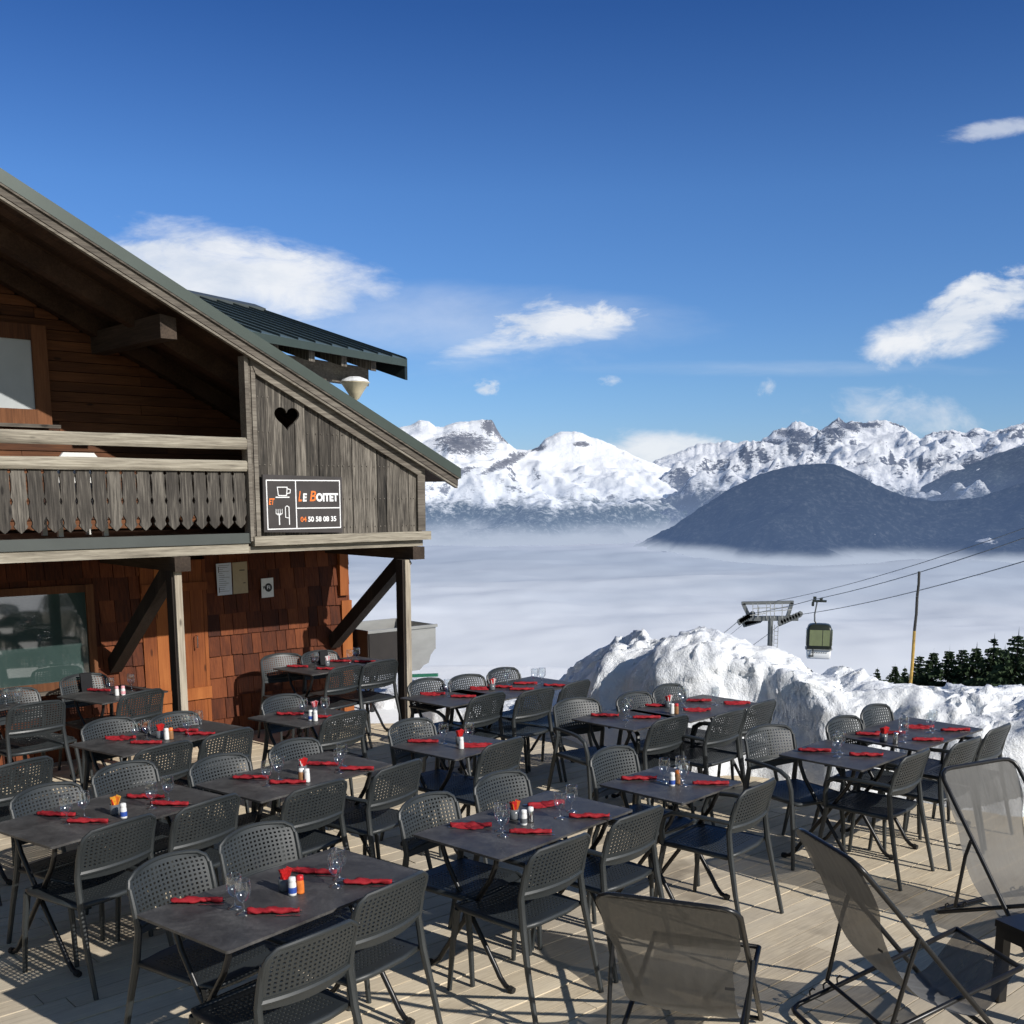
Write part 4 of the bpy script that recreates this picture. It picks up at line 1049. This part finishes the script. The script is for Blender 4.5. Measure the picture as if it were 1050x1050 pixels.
NAP = dict(T1=[(202,926),(280,937),(322,896),(377,907)],T2=[(483,848),(544,855),(560,826,18),(604,839)],T3=[(58,837),(90,844),(149,819),(174,826)],T4=[(257,799),(295,804),(330,785),(371,791)],
 T5=[(655,800),(728.6,805)],T6=[(835,771),(888,775.7)],T7=[(893,754.4),(912.6,753),(942,746.5),(951,760),(979.5,750)],T8=[(620,735),(662.8,737)],T9=[(675,725),(716,719.7),(714.8,729),(755.6,722)],
 T10=[(443.7,712.6),(475,715.5)],T11=[(494,707),(512.5,705.6),(534.8,708),(538.5,702),(574.4,704.9)],T12=[(433.7,761.8),(488.5,765.5)],T13=[(297.5,733.6),(333,736.6)],T14=[(305,684.6),(335.4,687),(349,679),(374,679.6)],
 T15=[(124,758),(150,763),(188,750.6),(205,754)],T16=[(101.5,709)])
GLS = dict(T1=[(241,931),(250,937),(344.5,909),(348,902)],T2=[(513,852),(516,857),(574,839),(586,832)],T3=[(69,844),(86.5,838.7),(156,828.5),(173,822)],T4=[(274,805.6),(286,800),(348,792),(351,786)],
 T5=[(680.8,802),(697.6,800),(701,805.5)],T6=[(858,776),(861,772)],T7=[(925.7,761),(926,755),(953.5,751.4),(955.8,748)],T8=[(641.7,739),(644.5,735)],T9=[(702,725.4),(698.7,721.7),(733,723)],
 T10=[(459,714)],T11=[(548,702),(554,701.4),(520,702)],T12=[(455,763),(481.5,762.6)],T13=[(311.4,735),(333.7,734)],T14=[(324,684.6),(359,681),(366,678.4)],T15=[(140,761),(151,759),(193,755),(204,749)],T16=[(114,712),(135,708)],T17=[(7,724),(20,723)])
def ranks(n_):
    if n_ == 1: return ['']
    if n_ == 2: return ['left of two', 'right of two']
    if n_ == 3: return ['leftmost of three', 'middle of three', 'rightmost of three']
    return (['leftmost'] + ['second from left', 'third from left', 'fourth from left'][:n_-2] + ['rightmost'])
def inside(key, p, mg):                   # keep a thing on its table top
    c, a, L, Wd = TL[key]; d = Vector((p.x-c.x, p.y-c.y, 0)); u = Vector((cos(a), sin(a), 0)); v = Vector((-sin(a), cos(a), 0))
    x = max(-L/2+mg, min(L/2-mg, d.dot(u))); y = max(-Wd/2+mg, min(Wd/2-mg, d.dot(v)))
    q = c+u*x+v*y; return Vector((q.x, q.y, .7405))
cnt = 0
for key, lst in NAP.items():
    lst = sorted(lst)
    for i, it in enumerate(lst):
        k = cnt % 3; cnt += 1
        o = copy_tree(NPK[k]) if NUSED[k] else NPK[k]; NUSED[k] = True
        o.location = inside(key, ft(it[0], it[1]), .075); o.rotation_euler = (0, 0, R((it[2] if len(it) > 2 else random.uniform(-10, 4))+(180 if random.random() < .3 else 0)))
        tag(o, ('red rolled napkin, %s on %s' % (ranks(len(lst))[i], TABN[key])).replace(', on', ' on'), 'napkin', 'red rolled napkins on the tables')
for key, lst in GLS.items():
    lst = sorted(lst); pp = [inside(key, ft(*it), .05) for it in lst]
    for i in range(len(pp)):
        for j in range(i):
            d = pp[i]-pp[j]
            if d.length < .078: pp[i] = pp[j]+(d.normalized() if d.length > .005 else Vector((.7,.7,0)))*.08
    for i, p in enumerate(pp):
        o = copy_tree(GL) if GUSED else GL; GUSED = True
        o.location = p; o.rotation_euler = (0, 0, random.random()*6)
        tag(o, ('stemmed glass, %s on %s' % (ranks(len(lst))[i], TABN[key])).replace(', on', ' on'), 'glass', 'stemmed glasses on the tables')
def packet_pot(p, mats, label):
    r = empty('packet_pot', p)
    mb = MB(); mb.lathe([(.001,.001),(.024,.001),(.027,.01),(.028,.058),(.025,.058),(.024,.012),(.001,.012)], seg=18); mb.build('pot', M['jar'], r, True)
    for i in range(9):
        a = i*2.4; rr_ = .017*(i % 3)/2+.004; rr_ *= .8; c = Vector((cos(a)*rr_, sin(a)*rr_, .064+.009*(i % 3)))
        q = MB(); up = Vector((cos(a)*.35, sin(a)*.35, 1)).normalized(); q.beam(c-up*.045, c+up*.024, .028, .005, up=(cos(a*1.7), sin(a*1.7), .1)); q.build('packet', M[mats[i % len(mats)]], r)
    return tag(r, label, 'pot')
def shaker(p, body, cap, label, band=None, h=.085, r_=.018, name='salt_shaker'):
    r = empty(name, p)
    mb = MB(); mb.lathe([(.001,.001),(r_,.001),(r_*1.04,.008),(r_*.98,h*.6),(r_*.8,h*.78)], seg=16); mb.build('bottle', M[body], r, True)
    mb = MB(); mb.lathe([(r_*.86,h*.74),(r_*.90,h*.80),(r_*.85,h*.97),(r_*.5,h),(.0005,h)], seg=16); mb.build('cap', M[cap], r, True)
    if band: mb = MB(); mb.lathe([(r_*1.06,h*.15),(r_*1.07,h*.18),(r_*1.05,h*.45),(r_*1.03,h*.46)], seg=16); mb.build('label_band', M[band], r, True)
    return tag(r, label, 'shaker')
def ot(key, px, py): return inside(key, ft(px, py), .045)
for key, px, py, mats, lab in (('T1',292,913,['red'],'grey pot of red packets on the nearest table'),('T3',118,835,['yellow','orange','yellow','red'],'grey pot of yellow and orange packets on the left table'),
    ('T4',310,794,['pink','white','red'],'grey pot of pink packets on the table behind'),('T7',905.7,760,['red'],'pot of red packets on the far right long table'),('T9',685,725.6,['red','white'],'pot of red and white packets on long table before middle snow'),
    ('T11',504.6,707.5,['red','white'],'pot of red and white packets on table before flat snowfield'),('T12',471,763,['red'],'pot of red packets on the small table below the corner post'),('T13',322,732,['pink','red'],'pot of pink and red packets before the shingle wall'),
    ('T14',335.4,683,['white','pink'],'pot of white packets on the table under the balcony corner'),('T15',164,757,['red'],'pot of red packets on the table before the plank door'),('T2',527,840,['red','orange'],'pot of red packets on the centre foreground table')):
    packet_pot(ot(key, px, py), mats, lab)
for key, px, py, b, c, band, lab, nm in (('T1',300,918,'white','white','blue','white salt shaker with blue band on the nearest table','salt_shaker'),('T1',308,916,'orange','red',None,'orange spice shaker with red cap on the nearest table','pepper_shaker'),
    ('T2',537,846,'white','white','jar','white salt shaker on the centre foreground table','salt_shaker'),('T2',544,843,'steel','white',None,'steel shaker with white cap on the centre foreground table','pepper_shaker'),
    ('T3',127,839,'white','white','blue','white salt shaker with blue band beside yellow packets','salt_shaker'),('T4',309,801.5,'brown','white',None,'brown pepper shaker on the table with pink packets','pepper_shaker'),('T4',315,802,'white','white',None,'white salt shaker on the table with pink packets','salt_shaker'),
    ('T5',689,806,'white','white','blue','white and blue shaker on the small middle table','salt_shaker'),('T5',694.5,803.5,'brown','orange',None,'brown pepper shaker beside the white and blue one','pepper_shaker'),
    ('T7',918,763,'steel','steel',None,'steel shaker on the far right long table','salt_shaker'),('T9',689,732,'white','white',None,'white shaker on long table before middle snow','salt_shaker'),('T9',693.5,732,'brown','red',None,'brown shaker on long table before middle snow','pepper_shaker'),
    ('T12',473,768,'white','white',None,'white shaker on the small table below the corner post','salt_shaker'),('T13',318.6,739,'white','white','blue','left white shaker on the small table before shingle wall','salt_shaker'),('T13',323.5,739.5,'white','white',None,'right white shaker on the small table before shingle wall','salt_shaker'),
    ('T15',171,758.5,'white','white',None,'white shaker on the table before the plank door','salt_shaker'),('T15',175.5,758,'brown','orange',None,'brown shaker on the table before the plank door','pepper_shaker'),
    ('T16',120,713.5,'white','pink',None,'left white shaker on table right of lower window','salt_shaker'),('T16',126.5,713,'white','pink','pink','right white shaker with pink band on table beside lower window','salt_shaker')):
    shaker(ot(key, px, py), b, c, lab, band, name=nm)

# ------------------------------------------------------------------ deckchairs
def deckchair(topc, facing, ht, run, width, label, frontlift=.34, slack=.20):
    """topc = ground point under the middle of the top bar"""
    a = R(facing-90); root = empty('deckchair', (topc.x, topc.y, 0), a)
    tag(root, label, 'deckchair', 'deckchairs with grey mesh fabric'); wd = width/2
    T = Vector((0, 0, ht)); F = Vector((0, run, .025)); mp = lambda t: T+(F-T)*t
    fr = MB(); c = .07; d = (F-T).normalized()
    pts = [Vector((-wd,0,0))+F]+[Vector((-wd,0,0))+mp(t) for t in (.8,.6,.4,.2)]+[Vector((-wd,0,0))+T+d*c, Vector((-wd+.015,0,0))+T+d*c*.4, Vector((-wd+.05,0,0))+T+d*.006, Vector((-wd+.10,0,0))+T]
    pts += [Vector((-p.x, p.y, p.z)) for p in reversed(pts)]
    fr.tube(pts, .0125, 10)
    fr.tube([Vector((-wd,0,0))+F, Vector((wd,0,0))+F], .012, 8)
    o = fr.build('back_frame', M['blacksteel'], root, True)
    # seat frame
    wi = wd-.035; rear = Vector((0, -.02+run*.02, .03)); front = Vector((0, run+.10, frontlift))
    fr = MB(); q = [Vector((-wi,0,0))+front, Vector((-wi,0,0))+rear+Vector((0,.05,.01)), Vector((-wi+.02,0,0))+rear+Vector((0,.012,0)), Vector((-wi+.06,0,0))+rear]
    q += [Vector((-p.x, p.y, p.z)) for p in reversed(q)]
    fr.tube(q, .0125, 10); fr.tube([Vector((-wi,0,0))+front, Vector((wi,0,0))+front], .012, 8); fr.build('seat_frame', M['blacksteel'], root, True)
    for sx in (-1, 1):
        for k in (.12, .20, .28):
            n_ = MB(); p = rear+(front-rear)*k+Vector((sx*wi, 0, .012)); n_.tube([p, p+Vector((0,-.004,.022)), p+Vector((0,.012,.034)), p+Vector((0,.024,.026))], .005, 6); n_.build('notch_hook', M['blacksteel'], root)
        st = MB(); ps = mp(.40); st.tube([ps+Vector((sx*(wd+.015),0,0)), ps+Vector((sx*(wd+.015),-.03,-.10)), rear+(front-rear)*.24+Vector((sx*(wd-.0),0,.02))], .0105, 8); st.build('strut', M['blacksteel'], root)
    st = MB(); pb = rear+(front-rear)*.24+Vector((0,0,.022)); st.tube([pb+Vector((-wd,0,0)), pb+Vector((wd,0,0))], .010, 8); st.build('strut_bar', M['blacksteel'], root)
    # fabric
    ctrl = [T, mp(.18)+Vector((0,-.03,-.03)), mp(.36)+Vector((0,-.09,-.09)), mp(.54)+Vector((0,-.12,-.12)), mp(.70)+Vector((0,-.10,-.09)), Vector((0, run*.84, .13)), Vector((0, run*.98, .20)), front]
    def cr(t):
        n_ = len(ctrl)-1; x = t*n_; i = min(int(x), n_-1); f = x-i
        p0, p1, p2, p3 = ctrl[max(i-1,0)], ctrl[i], ctrl[i+1], ctrl[min(i+2,n_)]
        return .5*((2*p1)+(p2-p0)*f+(2*p0-5*p1+4*p2-p3)*f*f+(3*p1-p0-3*p2+p3)*f**3)
    fb = MB(); n_ = 50; kx = 24; vs = []
    for i in range(n_+1):
        t = i/n_; p = cr(t); w_ = (wd-.008) if t < .16 else (wd-.008-.035*sstep(.16, .24, t))
        if t < .05: w_ = wd-.008-.06*(1-t/.05)**2
        for k in range(kx+1):
            u = -1+2*k/kx
            wr = .004*math.sin(u*17+t*9)*(1-abs(u))+noise.noise(Vector((u*3, t*9, facing)))*.006
            vs.append(p+Vector((u*w_, -wr*.5, -.018*(1-u*u)*math.sin(pi*t)+wr)))
    fb.add(vs, [(i*(kx+1)+k, i*(kx+1)+k+1, (i+1)*(kx+1)+k+1, (i+1)*(kx+1)+k) for i in range(n_) for k in range(kx)])
    fo = fb.build('sling_fabric', M['mesh'], root, True)
    fb = MB(); vs = []; n2 = 8
    for i in range(n2+1):
        t = .17*i/n2; p = cr(t)+Vector((0, -.016, .004)); w_ = wd-.006
        if t < .05: w_ = wd-.006-.055*(1-t/.05)**2
        for k in range(kx+1):
            u = -1+2*k/kx; sag = .010*(1-u*u)*i/n2
            wr = noise.noise(Vector((u*9, t*20, 3)))*.006+.003*math.sin(u*31+t*25)
            vs.append(p+Vector((u*w_, -wr, wr-sag)))
    fb.add(vs, [(i*(kx+1)+k, i*(kx+1)+k+1, (i+1)*(kx+1)+k+1, (i+1)*(kx+1)+k) for i in range(n2) for k in range(kx)])
    fb.build('top_sleeve', M['mesh'], root, True)
    lb = MB(); p = cr(.30); lb.add([p+Vector((wd-.075,-.03,.004)), p+Vector((wd-.035,-.03,.006)), p+Vector((wd-.035,-.031,-.006)), p+Vector((wd-.075,-.031,-.008))], [(0,1,2,3)]); lb.build('label_tag', M['ink'], root)
    return root
deckchair(Vector((.605, 4.12, 0)), 70, .90, .90, .575, 'deckchair seen from behind at bottom centre, its sheer grey back upright')
deckchair(Vector((1.405, 4.75, 0)), 14, .93, .80, .54, 'deckchair seen from the side with sagging sling beside the low black table', slack=.25)
deckchair(Vector((2.76, 6.34, 0)), -62, .90, .66, .64, 'deckchair at the right edge with its broad sheer grey back toward us')
# low black table at right
lt = tag(empty('low_table', (2.75, 5.05, 0)), 'low black square side table at the right edge beside the deckchairs', 'table')
mb = MB(); mb.box(-.31,.31,-.22,.22,.385,.42); mb.build('tabletop', M['blacksteel'], lt)
mb = MB(); mb.box(-.305,.305,-.215,.215,.335,.383); mb.build('apron', M['blacksteel'], lt)
for a in (-.28,.28):
    for b in (-.19,.19): mb = MB(); mb.box(a-.025,a+.025,b-.025,b+.025,.0,.334); mb.build('leg', M['blacksteel'], lt)
lt.rotation_euler = (0,0,R(24))

# ------------------------------------------------------------------ pole
pole = tag(empty('marker_pole', atd(934, 705, 12.6), 0, True), 'thin leaning yellow and black marker pole rising behind the snow bank', 'pole')
a, b = atd(932.5, 712, 12.6), atd(942.5, 586, 12.6)
def pl_(t): return a+(b-a)*t
for t0, t1, mt in ((0,.52,'pole_yellow'),(.522,.80,'pole_black'),(.802,1,'pole_black')):
    mb = MB(); mb.tube([pl_(t0), pl_((t0+t1)/2)+Vector((.006,0,0)), pl_(t1)], [.019-.004*t0,.018-.004*t0,.019-.004*t1], 10); part(mb, 'shaft', mt, pole)

# ------------------------------------------------------------------ lift tower, cables, gondola
TD = 97.0; tc = atd(790, 640, TD)
tw = tag(empty('lift_tower', (tc.x, tc.y, -34), 0, True), 'grey steel lift tower with crossarm and wheel trains beyond the snow bank', 'lift tower')
mb = MB(); mb.tube([Vector((tc.x+.35,tc.y,-34)), Vector((tc.x,tc.y,tc.z+.4))], [.32,.23], 12); part(mb, 'mast', 'galv', tw)
mb = MB()
for i in range(24):
    z = tc.z-.6-i*.35; mb.beam((tc.x+.30, tc.y-.38, z), (tc.x+.62, tc.y-.38, z), .05, .05)
mb.beam((tc.x+.30, tc.y-.38, tc.z-10), (tc.x+.28, tc.y-.38, tc.z), .05, .05); mb.beam((tc.x+.62, tc.y-.38, tc.z-10), (tc.x+.60, tc.y-.38, tc.z), .05, .05)
part(mb, 'ladder', 'galvlight', tw)
def tp(px, py, dy=0): q = atd(px, py, TD+dy); return q
mb = MB(); mb.beam(tp(762,634), tp(818,634), .45, .42); mb.beam(tp(770,635,.3), tp(812,635,.3), .2, .2); part(mb, 'crossarm', 'galv', tw)
mb = MB(); mb.beam(tp(760.5,618.5), tp(813.5,617.5), .28, .28)
mb.beam(tp(762,619), tp(769,634), .28, .30); mb.beam(tp(812,618), tp(807,634), .28, .30); part(mb, 'gantry', 'galv', tw)
mb = MB()
for x in (772, 777, 786, 790, 794, 802): mb.beam(tp(x,619,-.5), tp(x,634,-.5), .06, .06)
for (x0, y0, x1, y1) in ((772,624,790,623),(790,624,808,623),(777,628,812,625),(769,631,785,629),(778,622,778,632)): mb.beam(tp(x0,y0,-.5), tp(x1,y1,-.5), .07, .07)
part(mb, 'service_platform', 'galvlight', tw)
def train(p0, p1, mt='galv'):
    mb = MB(); d = (p1-p0); mb.beam(p0, p1, .35, .22)
    part(mb, 'sheave_train', mt, tw); w_ = MB(); n_ = 8
    for i in range(n_):
        c = p0+d*((i+.5)/n_)+Vector((0,-.25,.22)); w_.tube([c-Vector((0,.06,0)), c+Vector((0,.06,0))], .24, 14)
    part(w_, 'wheel', 'galv', tw)
train(tp(757,640), tp(772,631)); train(tp(762,642,.8), tp(780,637,.8), 'galvlight'); train(tp(798,641), tp(821,631))
# cables
def cable(name, pts, label, r_=.030):
    mb = MB(); mb.tube([Vector(p) for p in pts], r_, 6); o = mb.build(name, M['galv'])
    return tag(o, label, 'cable', 'lift cables crossing the valley')
def sag(a, b, s_, n_=16): return [a+(b-a)*(i/n_)-Vector((0,0,s_*4*(i/n_)*(1-i/n_))) for i in range(n_+1)]
c1 = sag(tp(797,616), atd(1052,541,58), .35)+[atd(1200,497,47)]
c2 = sag(tp(765,630), atd(833,615,88), .1)+sag(atd(833,615,88), atd(1052,551,55), .25)[1:]+[atd(1200,505,44)]
c3 = sag(tp(821,630), atd(1052,575,55), .30)+[atd(1200,536,42)]
cable('lift_cable', c1, 'topmost thin lift cable running up to the right', .022)
cable('lift_cable', c2, 'middle lift cable carrying the gondola cabin', .028)
cable('lift_cable', c3, 'lowest lift cable crossing behind the marker pole', .028)
cable('lift_cable', sag(tp(758,636), atd(700,670,150), .6)+[atd(620,720,260)], 'upper lift cable descending left from the tower', .034)
cable('lift_cable', sag(tp(762,640), atd(712,669,150), .5)+[atd(640,712,260)], 'fainter lift cable descending left just below the upper one', .020)
cable('lift_cable', sag(tp(799,641), atd(740,678,140), .4)+[atd(700,704,220)], 'lift cable descending left behind the tower mast', .030)
# gondola
GD = 88.0; gc = atd(840.5, 640, GD)
ga = R(-14)
gd = tag(empty('gondola_cabin', gc-Vector((0,0,2.5)), ga), 'dark gondola cabin with greenish windows and white skirt hanging from a cable', 'gondola')
def rbox(mb, hx, hy, z0, z1, rad, taper=1.0, seg=5):
    ring = []
    for (cx, cy, a0) in ((hx-rad, hy-rad, 0), (-hx+rad, hy-rad, 90), (-hx+rad, -hy+rad, 180), (hx-rad, -hy+rad, 270)):
        for k in range(seg): an = R(a0+90*k/(seg-1)); ring.append((cx+rad*cos(an), cy+rad*sin(an)))
    n_ = len(ring); zs = z0 if isinstance(z0, list) else [(z0, 1), (z1, taper)]
    vs = [(x*k_, y*k_, z) for z, k_ in zs for x, y in ring]
    mb.add(vs, [(j*n_+i, j*n_+(i+1) % n_, (j+1)*n_+(i+1) % n_, (j+1)*n_+i) for j in range(len(zs)-1) for i in range(n_)]+[tuple(range(n_-1,-1,-1)), tuple((len(zs)-1)*n_+i for i in range(n_))])
mb = MB(); rbox(mb, .98, .85, [(.55,.96),(.62,1.0),(1.2,1.02),(2.1,.98),(2.36,.90),(2.50,.74),(2.55,.5)], 0, .22); mb.build('shell', M['cabin_dark'], gd, True)
for (x0, x1) in ((-.76,.22),(.27,.80)):
    mb = MB(); mb.box(x0, x1, -.905, -.86, .85, 2.12); mb.build('window', M['cabin_glass'], gd)
mb = MB(); mb.box(-1.02,-.985,-.6,.6,.85,2.1); mb.build('window', M['cabin_glass'], gd)
mb = MB(); mb.box(.985,1.02,-.6,.6,.85,2.1); mb.build('window', M['cabin_glass'], gd)
mb = MB(); rbox(mb, .97, .84, [(-.22,.90),(-.14,.95),(.5,.98)], 0, .16); mb.build('skirt', M['cabin_white'], gd, True)
mb = MB(); rbox(mb, 1.05, .93, [(.50,1),(.56,1)], 0, .2); mb.build('bumper', M['galvlight'], gd)
mb = MB()
for i in range(7): mb.box(-.55+i*.18, -.45+i*.18, -.846, -.835, .27, .33)
mb.build('lettering_strip', M['jar'], gd)
mb = MB(); mb.tube([(-.25,0,2.5),(-.40,0,2.75),(-.42,0,3.3),(-.30,0,4.1),(-.28,0,4.35)], .06, 8); mb.build('hanger', M['galv'], gd, True)
mb = MB(); mb.box(-.65,.45,-.12,.12,4.28,4.45); mb.box(-.60,-.35,-.10,.10,4.45,4.72); mb.box(-.1,.15,-.10,.10,4.45,4.62); mb.box(-.70,-.5,-.10,.10,3.95,4.28); mb.build('grip', M['cabin_dark'], gd)
mb = MB(); mb.box(-.80,-.40,-1.05,-.90,-.02,.08); mb.tube([(-.45,-.93,.05),(-.45,-.93,.70)], .04, 6); mb.build('ski_rack', M['cabin_dark'], gd)

# ------------------------------------------------------------------ conifers beyond the slope
def leafmat():
    m = NT('conifer needles'); at = m.n('ShaderNodeAttribute', attribute_name='tint').outputs['Fac']
    m.set(Base_Color=m.ramp(at, [(0, (.010,.020,.010)), (.6, (.028,.048,.022)), (1, (.060,.085,.040))]), Roughness=.8)
    m.b.inputs['Specular IOR Level'].default_value = .15; return m.m
M['leaf'] = leafmat(); M['bark'] = plain('bark', (.05,.035,.025), .9)
def conifer(seed, h, spread, loose):
    rnd = random.Random(seed); root = empty('conifer')
    mb = MB(); mb.tube([(0,0,-2),(0,0,h*.5),(0,0,h*.97)], [.22,.13,.015], 7); mb.build('trunk', M['bark'], root)
    cr_ = MB(); z = h*.06
    while z < h*.985:
        f = 1-z/h; rad = spread*(f**.92)*rnd.uniform(.6, 1.25)+.05; nb = 6+int(4*f)
        a0 = rnd.random()*6
        for k in range(nb):
            if rnd.random() < loose*.5: continue
            a = a0+2*pi*k/nb+rnd.uniform(-.25,.25); L = rad*rnd.uniform(.65, 1.18); dr = rnd.uniform(.15,.45)*min(1, .25+f*3)
            dx_, dy_ = cos(a), sin(a); n_ = max(3, int(L/.16))
            for i in range(n_):
                t = (i+.6)/n_; c = Vector((dx_*L*t, dy_*L*t, z-L*dr*t+.10*L*t*t*2))
                for sgn in (-1, 1, 0):
                    lf_ = min(1, .28+f*3.2); wl = .30*lf_*(1-t*.45)*rnd.uniform(.6,1.2); side = Vector((-dy_, dx_, 0))*sgn*wl
                    tip = c+side+Vector((dx_, dy_, 0))*rnd.uniform(.06,.22)*lf_+Vector((0,0,-rnd.uniform(.06,.26)*min(1, .3+f*4)))
                    p1 = c+Vector((dx_,dy_,0))*.10+Vector((0,0,.04)); p2 = c-Vector((dx_,dy_,0))*.10+Vector((0,0,rnd.uniform(-.12,.12)))
                    cr_.add([p1, p2, tip], [(0,1,2)], min(1, max(0, rnd.gauss(.25+.45*t, .18))))
        z += h*.013*rnd.uniform(.6,1.4)
    cr_.add([(.06,0,h*.93),(-.06,.03,h*.93),(0,0,h*1.03)], [(0,1,2)], .5)
    cr_.build('crown', M['leaf'], root); return root
protos = [conifer(1, 12, 4.2, .25), conifer(2, 11, 3.6, .7), conifer(3, 13, 4.8, .15)]; cu_ = [False]*3
TREES = [(900,684,88,.5,1,'tiny conifer top peeking alone above the snow bank'),(918,680,85,.62,0,'left of two small conifers just left of the marker pole'),(928,683,86,.55,1,'small conifer top directly left of the marker pole'),
 (944,668,80,.85,2,'dark conifer directly right of the marker pole'),(958,664,78,.9,0,'second conifer right of the marker pole'),(974,662,76,.95,0,'third conifer right of the marker pole'),(988,661,77,.9,2,'fourth conifer right of the marker pole'),
 (1002,659,75,.92,0,'fifth conifer right of the marker pole'),(1013,672,74,.8,2,'low dark conifer between the fifth one and the loose one'),(1020,650,72,1.0,1,'loose open conifer standing higher than its left neighbours'),(1031,660,70,.9,0,'dark conifer left of the tallest one'),(1045,644,62,1.05,2,'tallest conifer at the right edge of the photo'),(1063,648,60,1.0,0,None)]
for px, py, dd, sc_, k, lab in TREES:
    if lab is None: continue
    top = atd(px, py, dd); o = copy_tree(protos[k]) if cu_[k] else protos[k]; cu_[k] = True
    hh = (12, 11, 13)[k]*sc_
    o.location = (top.x, top.y, top.z-hh*1.02); o.scale = (sc_*1.38, sc_*1.38, sc_); o.rotation_euler = (0, 0, random.random()*6)
    tag(o, lab, 'tree', 'conifers beyond the snow edge')
